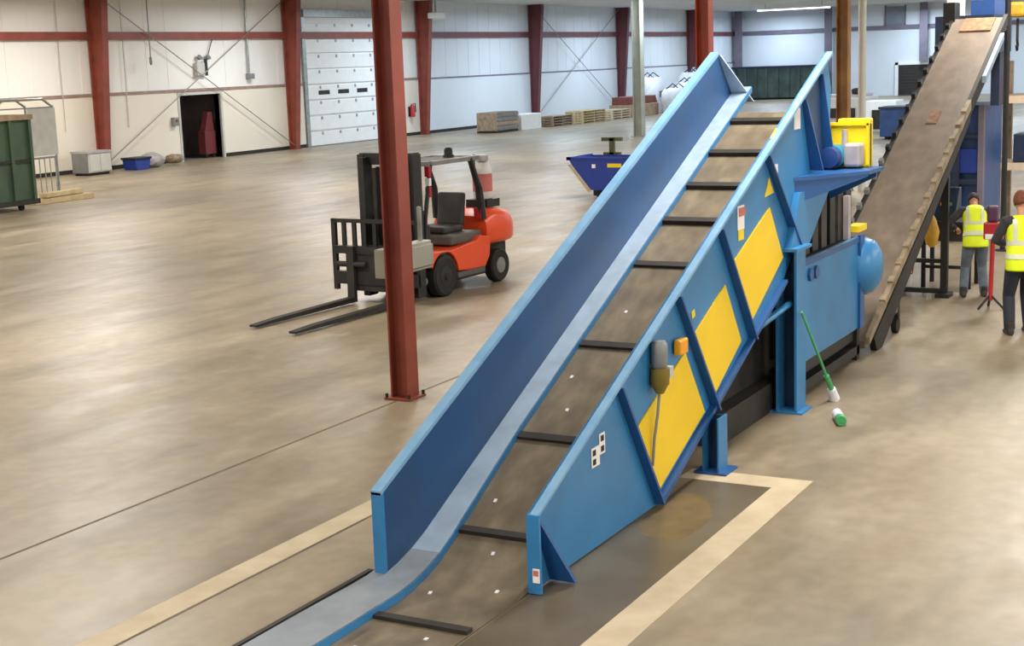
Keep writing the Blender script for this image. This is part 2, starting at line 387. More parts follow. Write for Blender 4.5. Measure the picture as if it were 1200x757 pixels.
o = empty('emergency_light', (49.0, WL-.2, 3.55), 'small grey emergency light with lamp heads above the dark doorway', 'emergency light')
MB().box(48.5, 49.15, WL-.22, WL-.02, 3.5, 4.05).build('housing', 'lgrey', o, bevel=.03)
MB().box(48.98, 49.16, WL-.225, WL-.2, 3.5, 4.2).build('front_panel', 'dark', o)
for dx in (48.75, 49.3): MB().tube([(dx, WL-.08, 4.2), (dx, WL-.2, 4.28)], [.06, .13], 14).build('lamp_head', 'grey', o, smooth=True)
MB().cyl((49.3, WL-.1, 4.2), (49.7, WL-.1, 5.0), .02, 8).build('cable', 'dark', o)
o = empty('door_control', (46.95, WL-.12, 1.55), 'small grey control box on the wall left of the dark doorway', 'control box')
MB().box(46.8, 47.1, WL-.25, WL-.07, 1.5, 1.85).build('case', 'grey', o, bevel=.02)
MB().cyl((46.95, WL-.25, 1.72), (46.95, WL-.29, 1.72), .05).build('button', 'red_s', o)
o = empty('fire_extinguisher', (65.1, WL-.5, 0.9), 'small red extinguisher hung left of the third red wall column', 'fire extinguisher')
MB().lathe([(.02, 0), (.13, .03), (.13, .55), (.06, .66), (.04, .7)], (65.1, WL-.25, .95)).build('bottle', 'red_s', o, smooth=True)
MB().tube([(65.1, WL-.25, 1.62), (65.3, WL-.3, 1.66), (65.32, WL-.3, 1.2)], .025, 8).build('hose', 'black', o)
MB().box(64.95, 65.25, WL-.12, WL-.06, 1.0, 1.5).build('bracket', 'black', o)
o = empty('wall_horn', (63.6, WL-.1, 2.35), 'small grey box with a pale pipe right of the white roll-up door', 'control box')
MB().box(63.4, 63.9, WL-.25, WL-.07, 2.35, 2.6).build('case', 'grey', o, bevel=.02); MB().cyl((63.65, WL-.14, .2), (63.65, WL-.14, 2.35), .04, 8).build('conduit', 'lower', o)
o = empty('wall_heater', (66.25, WL-1.25, 6.0), 'white-capped lamp bracket at the head of the third red column', 'lamp')
MB().box(65.75, 66.75, WL-1.5, WL-1.0, 5.95, 6.25).build('reflector', 'white', o, bevel=.05); MB().cyl((66.25, WL-1.2, 6.25), (66.25, WL-1.2, CEIL), .05, 8).build('stem', 'galv', o)

# ================================================================== CEILING LIGHTS
def strip_light(x, y):
    o = empty('strip_light', (x, y, 6.45), 'long pale tube light hung under the roof near the far end wall', 'ceiling light')
    MB().box(x-.16, x+.16, y-2.6, y+2.6, 6.5, 6.6).build('tray', 'white', o)
    for s in (-.07, .07): MB().cyl((x+s, y-2.55, 6.47), (x+s, y+2.55, 6.47), .035, 8).build('tube', 'lamp', o)
    for d in (-2, 2): MB().cyl((x, y+d, 6.6), (x, y+d, CEIL), .015, 6).build('hanger', 'grey', o)
    return o
def area(x, y, power, color, sx=3.0, sy=1.2):
    la = bpy.data.lights.new('lamp', 'AREA'); la.shape = 'RECTANGLE'; la.size = sx; la.size_y = sy; la.energy = power; la.color = color
    lo = bpy.data.objects.new('ceiling_lamp', la); COL.objects.link(lo); lo.location = (x, y, 6.42); return lo
WARM = (1, .955, .89); COOL = (.70, .85, 1.0)
for i in range(10):
    for j in range(5):
        lx = 2+i*12; ly = -7+j*11
        t = min(1, max(0, (lx-40)/22)); t2 = min(1, max(0, (ly-2)/20))
        cc = tuple(a+(b-a)*t for a, b in zip(WARM, COOL))
        area(lx, ly, 1700 if j == 0 and i < 3 else 900, cc)
strip_light(99.3, 31.9)

# ================================================================== BLUE INCLINED CONVEYOR
cv = empty('inclined_conveyor', (8.25, 5.1, 0), 'big blue inclined conveyor with yellow side panels rising from the floor', 'conveyor')
def belt_z(x):                       # level on the floor, then a soft bend into the slope
    if x <= 8.0: return .012
    if x >= 9.0: return .45*(x-8.4)
    t = (x-8.0); return .012 + t*t*.258
xs = [2.0, 7.6, 8.0, 8.2, 8.4, 8.6, 8.8, 9.0, 11, 13, 15.1]
top = [(x, belt_z(x)) for x in xs] + [(15.3, 3.0), (15.42, 2.9), (15.45, 2.75)]
bot = [(15.3, 2.7)] + [(x, belt_z(x)-(.008 if x < 8.1 else min(.12, .008+(x-8.1)*.12))) for x in reversed(xs)]
be = MB().prism(top+bot, 4.63, 5.5).build('belt', 'belt', cv)
for x in (5.3, 6.5, 7.7, 8.93, 9.95, 11.12, 12.3, 13.0, 13.62, 14.24, 14.88):
    z = belt_z(x); a = math.atan(.45) if x > 9 else (.2 if x > 8.4 else 0); hgt_ = .035 if x < 12.5 else .07
    MB().obox((x, 5.06, z+.01), (.075, .84, hgt_), (0, -a, 0)).build('cleat', 'cleat', cv)
# pale scraps scattered on the belt, each one lying on it
for k, (x, y) in enumerate(((7.2, 5.2), (7.5, 4.85), (8.2, 5.25), (8.35, 4.8), (8.75, 5.05), (9.25, 5.3), (9.5, 4.8), (10.3, 5.2), (10.7, 5.35), (10.9, 4.9), (11.6, 5.25), (9.15, 4.9))):
    z = belt_z(x); tag(MB().box(-.018, .018, -.012, .012, 0, .006).build('paper_scrap', 'bag', loc=(x, y, z+.001), rot=(0, -math.atan(.45) if x > 9 else -math.atan(max(0, .516*(x-8.0))), random.uniform(0, .3))),
        'tiny white scrap lying on the brown belt of the blue inclined conveyor', 'scrap', 'white scraps on the conveyor belt')
# flat steel strip between the belt and the left panel
xs2 = [4.0, 7.4, 8.0, 8.2, 8.4, 8.6, 8.8, 9.0, 10, 12, 14, 15.55]
def skirt(xq, m, name):
    ri = []
    for x in xq:
        zz = belt_z(x)+.065; k = min(1, max(0, (x-7.8)/2.0)); yi = 5.375+.095*k; yo = 5.79-.125*k
        ri.append([(x, yi, zz), (x, yo, zz), (x, yo, zz-.03), (x, yi+.03, zz-.03), (x, yi+.03, zz-.07 if x > 8 else .014), (x, yi, zz-.07 if x > 8 else .014)])
    return MB().loft(ri).build(name, m, cv)
skirt([4.0, 7.4, 8.0, 8.2, 8.4, 8.6], 'level_strip', 'floor_skirt')
skirt([8.6, 8.8, 9.0, 10, 12, 14, 15.55], 'steel_strip', 'belt_skirt')
ri = []
for x in xs2:
    zz = belt_z(x)+.058; k = min(1, max(0, (x-7.8)/2.0)); yi = 5.372+.095*k
    ri.append([(x, yi-.006, zz), (x, yi, zz), (x, yi, zz-.055), (x, yi-.006, zz-.055)])
MB().loft(ri).build('skirt_lip', 'blue', cv)
MB().box(4.0, 8.3, 5.80, 5.83, 0, .085).build('skirt_seal', 'cleat', cv)
# left panel: sheet, outward flange on top, end flanges
YL = 5.65
lp = MB().prism([(8.25, .02), (8.25, .70), (15.0, 3.66), (15.5, 3.14), (15.3, 2.85), (9.3, .2)], YL, YL+.02).build('side_panel', 'blue_shaded', cv)
ang = math.atan2(3.66-.70, 15.0-8.25)
MB().prism([(8.235, .672), (8.235, .704), (15.0, 3.668), (15.02, 3.63)], YL-.004, YL+.08).build('top_flange', 'blue_lit_edge', lp)
MB().prism([(8.235, .02), (8.235, .69), (8.275, .69), (8.275, .02)], YL-.003, YL+.08).build('end_flange', 'blue', lp)
MB().hexa([(15.0, YL-.02, 3.64), (15.0, YL, 3.64), (15.03, YL, 3.64), (15.03, YL-.02, 3.64), (15.5, YL-.22, 3.12), (15.5, YL, 3.12), (15.53, YL, 3.12), (15.53, YL-.22, 3.12)]).build('end_flange', 'steel_strip', lp)
for x in (9.9, 11.5, 13.1, 14.6):
    zt = .70+.4385*(x-8.25)
    MB().hexa([(x, YL+.02, zt-.03), (x+.03, YL+.02, zt-.03), (x+.03, YL+.07, zt-.03), (x, YL+.07, zt-.03), (x+.45, YL+.02, max(zt-1.2, .02)), (x+.48, YL+.02, max(zt-1.2, .02)), (x+.48, YL+.07, max(zt-1.2, .02)), (x+.45, YL+.07, max(zt-1.2, .02))]).build('stiffener', 'blue_d', lp)
# right panel
YR = 4.61
rp = MB().prism([(8.51, .015), (8.51, .58), (15.49, 3.63), (15.65, 3.23), (15.56, 2.35), (14.4, 1.67), (13.99, 1.38), (10.7, .015)], YR-.0, YR+.02).build('side_panel', 'blue', cv)
MB().prism([(8.51, .555), (8.51, .58), (15.49, 3.63), (15.5, 3.60)], YR-.065, YR+.018).build('top_flange', 'blue_lit_edge', rp)
MB().prism([(8.49, .015), (8.49, .58), (8.515, .58), (8.515, .015)], YR-.08, YR+.02).build('end_flange', 'blue', rp)
MB().prism([(10.72, .015), (13.99, 1.38), (13.97, 1.41), (10.66, .04)], YR-.06, YR).build('bottom_flange', 'blue_d', rp)
def rib(x0, z0, x1, z1, d0, d1, t=.03):
    MB().hexa([(x0, YR, z0), (x0+t, YR, z0), (x0+t, YR-d0, z0), (x0, YR-d0, z0), (x1, YR, z1), (x1+t, YR, z1), (x1+t, YR-d1, z1), (x1, YR-d1, z1)]).build('stiffener', 'blue_d', rp)
rib(8.56, .54, 8.78, .02, .03, .2)
rib(9.95, 1.16, 10.68, .03, .07, .085)
rib(11.15, 1.68, 12.0, .52, .07, .085)
rib(12.16, 2.12, 13.0, .98, .07, .085)
rib(13.43, 2.68, 14.37, 1.7, .07, .085)
rib(14.62, 3.16, 14.9, 2.42, .05, .14)
rib(15.2, 3.4, 15.4, 2.42, .05, .12)
MB().prism([(14.66, 3.16), (15.2, 3.38), (15.4, 2.42), (14.93, 2.42)], YR-.008, YR).build('shade_plate', 'navy_shade', rp)  # navy sheet added where the upper panel lies in shade
def yellow(pts): MB().prism(pts, YR-.012, YR-.001).build('guard_plate', 'yellow', rp)
yellow([(10.24, .72), (11.36, 1.17), (11.8, .55), (10.73, .12)])
yellow([(11.54, 1.27), (12.34, 1.60), (12.75, 1.01), (12.06, .66)])
yellow([(12.52, 1.76), (13.58, 2.17), (13.98, 1.63), (12.99, 1.12)])
def label_plate(x, z, w, h, name='warning_label', m='sticker'): return MB().box(x-w/2, x+w/2, YR-.006, YR-.001, z-h/2, z+h/2).build(name, m, rp)
# the white label with four dark squares, two red-and-white labels, yellow marks
MB().box(9.5, 9.64, YR-.006, YR-.001, .64, .79).box(9.64, 9.74, YR-.006, YR-.001, .71, .87).build('warning_label', 'sticker', rp)
mk = MB()
for (a, b) in ((9.54, .68), (9.54, .75), (9.685, .75), (9.685, .83)): mk.box(a-.02, a+.03, YR-.009, YR-.005, b-.022, b+.022)
mk.build('label_print', 'dark', rp)
label_plate(12.78, 2.16, .18, .22); MB().box(12.72, 12.9, YR-.009, YR-.005, 2.17, 2.25).build('label_print', 'pink', rp); label_plate(12.78, 2.0, .15, .1, m='guard')
label_plate(14.46, 2.99, .2, .24); MB().box(14.42, 14.56, YR-.009, YR-.005, 3.08, 3.13).build('label_print', 'red_s', rp)
label_plate(13.76, 2.5, .16, .14, 'white_plate')
MB().prism([(13.62, 2.83), (13.9, 2.86), (13.8, 2.92)], YR-.006, YR-.001).build('warning_label', 'guard', rp)
MB().prism([(13.45, 2.28), (13.72, 2.3), (13.58, 2.46)], YR-.006, YR-.001).build('warning_label', 'guard', rp)
MB().prism([(11.55, 1.42), (11.62, 1.44), (11.6, 1.5), (11.53, 1.48)], YR-.006, YR-.001).build('warning_label', 'guard', rp)
MB().box(8.478, 8.489, 4.535, 4.585, .1, .2).build('warning_label', 'sticker', rp); MB().box(8.476, 8.48, 4.54, 4.58, .15, .19).build('label_print', 'pink', rp)
# pull-cord switch with hanging cord, amber lamp
sw = MB().tube([(10.66, 4.54, .97), (10.66, 4.54, 1.03), (10.66, 4.54, 1.05), (10.66, 4.54, 1.18)], [.035, .065, .08, .08], 14).build('pull_cord_switch', 'brass', cv, smooth=True)
MB().tube([(10.66, 4.54, 1.18), (10.66, 4.54, 1.21), (10.66, 4.54, 1.37), (10.66, 4.54, 1.4)], [.055, .068, .068, .05], 14).build('switch_head', 'grey', sw, smooth=True)
MB().box(10.78, 10.86, 4.5, 4.58, 1.07, 1.16).build('switch_lever', 'lgrey', sw)
MB().tube([(10.65, 4.54, .97), (10.63, 4.55, .8), (10.6, 4.57, .6), (10.58, 4.58, .38)], .013, 8).build('cord', 'grey', sw)
MB().box(11.1, 11.27, 4.53, 4.6, 1.19, 1.32).build('signal_lamp', 'amber', cv, bevel=.015)
# under-structure, legs
MB().prism([(9.4, .04), (15.2, 2.62), (15.2, 2.25), (10.6, .12)], 4.8, 5.66).build('return_pan', 'dark', cv)
lg = MB().box(11.76, 11.98, 4.46, 4.475, .02, .5).box(11.76, 11.98, 4.6, 4.615, .02, .5).build('support_leg', 'blue', cv)
MB().box(11.93, 11.95, 4.475, 4.6, .02, .5).build('web', 'navy_shade', lg)  # web coloured navy so the recess reads as shaded
MB().box(11.72, 12.02, 4.38, 4.68, 0, .02).build('foot_plate', 'blue_d', lg)
lg = MB().box(14.1, 14.4, 4.5, 4.525, .02, 1.7).box(14.1, 14.4, 4.695, 4.72, .02, 1.7).build('support_post', 'blue', cv)
MB().box(14.33, 14.36, 4.525, 4.695, .02, 1.7).build('web', 'navy_shade', lg)  # recess shade painted onto the web
MB().box(14.08, 14.42, 4.44, 4.78, 0, .02).build('foot_plate', 'blue', lg)
MB().box(14.0, 14.48, 4.46, 4.78, 1.68, 1.71).build('cap_plate', 'blue', lg)
MB().tube([(13.1, 4.62, 1.03), (14.2, 4.6, 1.13)], .035, 8).build('tie_bar', 'blue', cv)
MB().box(13.3, 13.4, 5.35, 5.5, 0, 1.7).build('support_post', 'blue_d', cv)
# head end: chute cheek, drive shelf, yellow drive guard, gear motor
MB().prism([(14.35, 2.24), (15.4, 2.2), (14.62, 1.66), (14.05, 1.7)], 4.54, YR).build('chute_cheek', 'blue', cv)
sh_ = MB().prism([(14.35, YR), (15.25, 4.08), (15.85, 4.08), (15.85, YR)], 2.35, 2.39, 'xy').build('drive_shelf', 'blue_d', cv)
MB().hexa([(14.38, YR, 2.12), (14.38, YR, 2.36), (15.25, 4.09, 2.36), (15.25, 4.09, 2.33), (14.43, YR, 2.12), (14.43, YR, 2.36), (15.3, 4.11, 2.36), (15.3, 4.11, 2.33)]).build('bracket', 'blue_d', sh_)
MB().prism([(4.1, 2.36), (4.1, 2.3), (YR, 2.05), (YR, 2.36)], 15.6, 15.64, 'yz').build('bracket', 'blue_d', sh_)
gd = MB().box(15.68, 15.78, 4.2, 4.72, 2.39, 2.87).box(15.70, 15.84, 4.2, 4.55, 2.39, 2.91).build('drive_guard', 'guard', cv, bevel=.015)
MB().box(15.655, 15.685, 4.2, 4.225, 2.42, 2.86).box(15.655, 15.685, 4.69, 4.715, 2.42, 2.86).box(15.655, 15.685, 4.2, 4.715, 2.84, 2.87).build('guard_lip', 'yellow', gd)
mo = MB().lathe([(.05, 15.26), (.11, 15.27), (.115, 15.40)], (0, 4.53, 2.52), 20, 'x').build('motor', 'motorblue', cv, smooth=True)
MB().lathe([(.12, 15.40), (.125, 15.41), (.125, 15.62), (.1, 15.63)], (0, 4.53, 2.52), 20, 'x').build('motor_body', 'teal', mo, smooth=True)
gb = MB().box(15.45, 15.66, 4.24, 4.42, 2.41, 2.66).lathe([(.1, 15.6), (.1, 15.66)], (0, 4.53, 2.52), 16, 'x').build('gearbox', 'greybox', cv, bevel=.03)
MB().cyl((15.62, 4.45, 2.6), (15.62, 4.45, 2.8), .03, 10).build('breather', 'greybox', gb)

# ================================================================== BLUE MACHINE UNDER THE CONVEYOR HEAD
pm = empty('processing_machine', (15.8, 5.1, 0), 'low blue machine housing with black curtain under the conveyor head', 'machine')
MB().box(14.62, 16.9, 4.7, 5.9, .44, 1.48).build('body', 'dark', pm)
sp = MB().box(14.55, 16.9, 4.6, 4.66, .42, 1.5).build('side_panel', 'blue', pm, bevel=.01)
MB().box(16.72, 16.9, 4.57, 4.6, .42, 1.52).build('corner_post', 'blue_d', sp); MB().box(14.55, 16.72, 4.585, 4.6, 1.44, 1.5).build('top_rail', 'blue_d', sp)
for x in (14.85, 15.05): MB().lathe([(.07, 4.57), (.07, 4.6), (.045, 4.6)], (x, 0, 1.33), 16, 'y').build('lifting_eye', 'blue_d', sp)
bd = MB().box(12.6, 17.05, 4.78, 5.95, 0, .3).build('base_bed', 'dark', pm)
MB().box(14.4, 17.05, 4.66, 4.78, .06, .17).box(14.4, 17.05, 4.7, 4.78, .24, .36).build('base_rail', 'black', bd)
MB().box(12.9, 14.9, 4.95, 5.8, .3, 1.05).build('rear_housing', 'dark', pm)
for k, x in enumerate((14.75, 15.05, 15.35, 15.68, 16.0, 16.32, 16.65)):
    MB().box(x, x+.2, 4.72, 4.76, 1.5, 2.34).build('curtain_strip', 'rubber' if k % 2 else 'black', pm)
MB().box(16.45, 16.55, 4.64, 4.7, 1.5, 2.0).build('pale_post', 'greybox', pm)
MB().prism([(14.7, 1.48), (16.9, 1.48), (16.9, 2.34), (15.75, 2.34), (14.7, 1.85)], 4.84, 5.7).build('hood', 'black', pm)
dr = MB().lathe([(.06, 4.40), (.2, 4.43), (.3, 4.5), (.345, 4.6), (.345, 4.85)], (17.02, 0, 1.12), 28, 'y').build('drum_cover', 'blue', pm, smooth=True)
MB().box(16.75, 17.1, 4.6, 4.75, 1.55, 1.62).build('yellow_rail', 'guard', pm)
MB().box(16.92, 17.02, 4.66, 4.78, .0, 1.0).build('leg', 'dark', pm)

# ================================================================== SECOND CONVEYOR
c2 = empty('belt_conveyor', (17.4, 5.0, 0), 'long brown belt conveyor climbing away at the right, beyond the blue machine', 'conveyor')
def z2(x): return .73+.46*(x-18.33)
Y0, Y1 = 4.6, 5.46
MB().prism([(17.15, z2(17.15)), (25.6, z2(25.6)), (25.78, z2(25.6)-.06), (25.82, z2(25.6)-.2), (25.6, z2(25.6)-.24), (17.15, z2(17.15)-.09)], Y0+.03, Y1-.03).build('belt', 'belt2', c2)
MB().prism([(17.2, z2(17.2)-.1), (25.5, z2(25.5)-.25), (25.5, z2(25.5)-.5), (17.6, z2(17.6)-.32)], Y0+.08, Y1-.08).build('frame_pan', 'dark', c2)
MB().prism([(17.15, z2(17.15)-.04), (17.15, z2(17.15)+.05), (22.8, z2(22.8)+.05), (22.8, z2(22.8)-.1)], Y0-.03, Y0+.03).build('side_rail', 'tan', c2)
MB().prism([(22.8, z2(22.8)-.12), (22.8, z2(22.8)+.05), (25.6, z2(25.6)+.05), (25.6, z2(25.6)-.12)], Y0-.03, Y0+.03).build('side_rail', 'dark', c2)
MB().prism([(17.15, z2(17.15)-.1), (17.15, z2(17.15)+.03), (25.6, z2(25.6)+.03), (25.6, z2(25.6)-.1)], Y1-.03, Y1+.03).build('side_rail', 'black', c2)
for k in range(20):
    x = 18.0+k*.38; MB().obox((x, Y1+.0, z2(x)+.06), (.09, .06, .09), (0, -.43, 0)).build('rail_bracket', 'black' if k > 8 else 'grey', c2)
for k in range(13):
    x = 17.9+k*.38; MB().obox((x, Y0, z2(x)+.05), (.12, .075, .06), (0, -.43, 0)).build('rail_bracket', 'tan', c2)
MB().prism([(23.2, z2(23.2)+.1), (24.6, z2(24.6)+.1), (24.6, z2(24.6)+.2), (23.2, z2(23.2)+.2)], Y0-.16, Y0-.1).build('handrail', 'steel_strip', c2)
MB().prism([(17.6, z2(17.6)-.48), (22.8, z2(22.8)-.27), (22.8, z2(22.8)-.15), (17.4, z2(17.4)-.12)], Y0-.02, Y0+.06).build('side_plate', 'dark', c2)
MB().box(25.5, 25.9, Y1-.05, Y1+.14, 3.85, 4.35).build('bearing_block', 'black', c2)
MB().prism([(22.2, z2(22.2)+.005), (22.55, z2(22.55)+.005), (22.55, z2(22.55)+.02), (22.2, z2(22.2)+.02)], 4.95, 5.1).build('scrap_patch', 'redgrit', c2)
MB().prism([(25.1, z2(25.1)+.005), (25.55, z2(25.55)+.005), (25.55, z2(25.55)+.03), (25.1, z2(25.1)+.03)], 4.75, 5.25).build('scrap_patch', 'redgrit', c2)
for yy in (4.7, 5.4):
    l_ = MB().box(21.7, 21.8, yy-.05, yy+.05, .06, z2(21.7)-.3).build('support_leg', 'black', c2)
    MB().box(21.6, 21.9, yy-.1, yy+.1, 0, .06).build('foot_plate', 'black', l_)
MB().box(21.72, 21.78, 4.7, 5.6, .05, .12).build('cross_bar', 'black', c2)
MB().box(21.72, 21.78, 4.75, 5.4, .5, .56).build('cross_bar', 'black', c2)
l_ = MB().box(18.72, 18.8, 4.62, 4.7, .15, .85).build('support_leg', 'dark', c2)
MB().lathe([(.02, 4.62), (.11, 4.63), (.11, 4.7), (.02, 4.71)], (18.76, 0, .11), 16, 'y').build('caster', 'tyre', l_, smooth=True)
MB().prism([(18.55, z2(18.55)-.08), (18.75, z2(18.75)-.08), (18.6, .3), (18.45, .3)], 4.6, 4.66).build('skirt_plate', 'tan', c2)

# ================================================================== FORKLIFT  (own frame: x towards the forks, y to its left)
FK = (19.69, 12.57, 0)
fk = empty('forklift', FK, 'orange forklift with black mast parked behind the red column', 'forklift', rz=R(177), world=False)
def P(mb, n, m, par=fk, **k): return mb.build(n, m, par, **k)
body = P(MB().prism([(-.1, .71), (.28, .74), (.42, .72), (.42, .6), (.36, .5)] + [(.385*math.cos(R(a_)), .33+.385*math.sin(R(a_))) for a_ in range(25, 190, 15)] + [(-1.15, .3), (-1.32, .5), (-1.36, .8), (-1.05, .86), (-.95, .78), (-.5, .74)], -.56, .56), 'body', 'orange', bevel=.03)
# keep the wheel arch of the front wheel open: dark arch plates on both sides
for s in (-1, 1):
    P(MB().lathe([(.0, s*.3), (.375, s*.301), (.375, s*.36), (0, s*.361)], (0, 0, .33), 24, 'y'), 'wheel_arch', 'dark', body)
    wl = P(MB().lathe([(.17, s*.42), (.30, s*.38), (.33, s*.41), (.33, s*.55), (.29, s*.58), (.17, s*.57)], (0, 0, .33), 28, 'y'), 'front_wheel', 'tyre', smooth=True)
    P(MB().lathe([(.01, s*.55), (.17, s*.555), (.16, s*.575), (.06, s*.58), (.05, s*.6), (.01, s*.6)], (0, 0, .33), 20, 'y'), 'rim', 'dark', wl)
    wl = P(MB().lathe([(.14, s*.40), (.25, s*.36), (.28, s*.39), (.28, s*.52), (.25, s*.55), (.14, s*.54)], (-1.68, 0, .28), 28, 'y'), 'rear_wheel', 'tyre', smooth=True)
    P(MB().lathe([(.01, s*.52), (.14, s*.525), (.13, s*.55), (.01, s*.56)], (-1.68, 0, .28), 20, 'y'), 'rim', 'grey', wl)
# counterweight, rounded, with the rear wheel recess
cw = MB(); rings = []
for (x, w_, zb, zt) in ((-1.30, .53, .60, 1.14), (-1.5, .56, .62, 1.24), (-1.8, .57, .62, 1.25), (-2.05, .55, .62, 1.2), (-2.22, .48, .63, 1.08), (-2.3, .38, .66, .95)):
    n = 20; r_ = []
    for j in range(n):
        a = 2*PI*j/n; ca, sa = math.cos(a), math.sin(a); e = .45
        r_.append((x, w_*math.copysign(abs(ca)**e, ca), (zb+zt)/2+(zt-zb)/2*math.copysign(abs(sa)**e, sa)))
    rings.append(r_)
P(cw.loft(rings), 'counterweight', 'orange', smooth=True)
P(MB().box(-2.2, -1.3, -.32, .32, .2, .64), 'rear_axle_housing', 'dark')
P(MB().box(-1.25, .3, -.5, .5, .2, .3), 'chassis', 'dark')
P(MB().box(-1.1, -.3, .5, .6, .26, .34), 'step', 'greyplas')
P(MB().box(-.35, .45, -.48, .48, .6, .70), 'floor_plate', 'greyplas')
P(MB().box(-1.25, -.35, -.46, .46, .76, .93), 'hood', 'greyplas', bevel=.04)
st = P(MB().box(-1.0, -.42, -.27, .27, .93, 1.05), 'seat', 'seat', bevel=.04)
P(MB().obox((-1.06, 0, 1.28), (.12, .5, .55), (0, -.15, 0)), 'seat_back', 'seat', bevel=.04)
P(MB().box(.2, .36, -.45, .45, .7, 1.18), 'dashboard', 'black', bevel=.03)
sc_ = P(MB().tube([(.22, .05, 1.1), (.0, .05, 1.3)], .03, 8), 'steering_column', 'black')
t = MB(); pts = [(.0+.06*math.cos(a)*.8, .05+.17*math.sin(a), 1.3+.17*math.cos(a)*.55) for a in [2*PI*i/16 for i in range(17)]]
t.tube(pts, .015, 8); t.tube([(0, .22, 1.3), (0, -.12, 1.3)], .012, 6); P(t, 'steering_wheel', 'black', sc_)
for k in range(3): P(MB().tube([(.2, -.2-.07*k, 1.15), (.12, -.2-.07*k, 1.32)], [.012, .016], 8), 'lever', 'black')
# overhead guard
for s in (-1, 1):
    P(MB().tube([(.42, s*.47, .7), (.36, s*.47, 1.3), (.14, s*.45, 2.1)], .035, 8), 'front_pillar', 'black')
    P(MB().tube([(-1.3, s*.45, 1.1), (-1.24, s*.45, 1.6), (-1.0, s*.44, 2.12)], [.075, .06, .045], 8), 'rear_pillar', 'black')
gr = MB().box(-1.2, .18, .41, .47, 2.08, 2.15).box(-1.2, .18, -.47, -.41, 2.08, 2.15).box(.12, .2, -.47, .47, 2.08, 2.15).box(-1.25, -1.17, -.47, .47, 2.08, 2.15)
for k in range(6): gr.box(-.9+k*.18, -.86+k*.18, -.42, .42, 2.1, 2.14)
og = P(gr, 'overhead_guard', 'grey')
bc = P(MB().lathe([(.09, 2.15), (.09, 2.19), (.07, 2.2), (.07, 2.28), (.04, 2.31)], (-.75, .2, 0), 16), 'beacon', 'black', og)
for z, in ((1.92,), (1.6,)): P(MB().box(.2, .26, .42, .5, z, z+.16), 'signal_light', 'redlamp')
P(MB().box(.2, .26, .42, .5, 1.78, 1.9), 'signal_light', 'white')
# gas bottle on the counterweight, with its bracket
gt = P(MB().lathe([(.06, 1.36), (.15, 1.38), (.165, 1.44), (.165, 1.86), (.12, 1.96), (.05, 2.0)], (-1.86, .12, 0), 24), 'gas_bottle', 'tank', smooth=True)
P(MB().lathe([(.168, 1.5), (.168, 1.8)], (-1.86, .12, 0), 24), 'bottle_band', 'pink', gt)
P(MB().lathe([(.1, 2.0), (.11, 2.02), (.11, 2.1), (.1, 2.11)], (-1.86, .12, 0), 16), 'valve_collar', 'greybox', gt)
P(MB().box(-2.05, -1.66, -.1, .33, 1.24, 1.37), 'bottle_cradle', 'black')
P(MB().tube([(-1.8, .12, 2.06), (-1.62, .12, 2.12), (-1.5, .2, 1.9), (-1.42, .3, 1.2)], .02, 8), 'gas_hose', 'black')
P(MB().box(-1.28, -1.22, .34, .48, 1.1, 1.28), 'rear_lamp', 'redlamp')
# mast
for s in (-1, 1):
    P(MB().box(.5, .72, s*.47-.06, s*.47+.06, .08, 2.3), 'mast_rail', 'black'); P(MB().box(.66, .86, s*.36-.05, s*.36+.05, .1, 2.26), 'inner_rail', 'black')
    P(MB().cyl((.56, s*.25, .2), (.56, s*.25, 2.1), .04, 10), 'lift_cylinder', 'dark')
    P(MB().cyl((.3, s*.4, .5), (.54, s*.4, 1.0), .04, 8), 'tilt_cylinder', 'dark')
P(MB().box(.5, .7, -.5, .5, 2.14, 2.32), 'mast_crossbar', 'black')
for za, zb in ((.3, .42), (1.2, 1.35)): P(MB().box(.5, .6, -.42, .42, za, zb), 'mast_crossbar', 'black')
for yy in (-.1, .0, .1): P(MB().tube([(.78, yy*1.6, .5), (.78, yy*1.6, 2.1)], .035, 6), 'mast_chain', 'dark')
# carriage, load backrest and fork positioner
P(MB().box(.94, 1.04, -.84, .76, .3, .5).box(.94, 1.04, -.84, .76, .78, .9).box(.84, .94, -.3, .3, .3, .9), 'carriage', 'black')
br = MB().box(.94, 1.0, -.9, -.82, .2, 1.32).box(.94, 1.0, .72, .78, .3, 1.32).box(.94, 1.0, -.9, .78, 1.26, 1.32)
for k in range(7): br.box(.95, .99, -.70+k*.2, -.63+k*.2, .9, 1.28)
P(br, 'load_backrest', 'black')
P(MB().box(.95, 1.02, -.62, .55, .2, .85), 'positioner_plate', 'dark')
for s in (-.45, .42): P(MB().cyl((1.06, s-.3, .62), (1.06, s+.25, .62), .045, 10), 'positioner_cylinder', 'dark')
for yy, L in ((-.48, 3.42), (.42, 3.62)):
    f = MB().prism([(1.04, .03), (1.04, .9), (1.1, .9), (1.12, .11), (L-.5, .085), (L, .06), (L, .03)], yy-.065, yy+.065)
    P(f, 'fork', 'dark')
P(MB().cyl((.45, .48, .3), (.45, .4, .3), .06), 'hose_drum', 'grey')

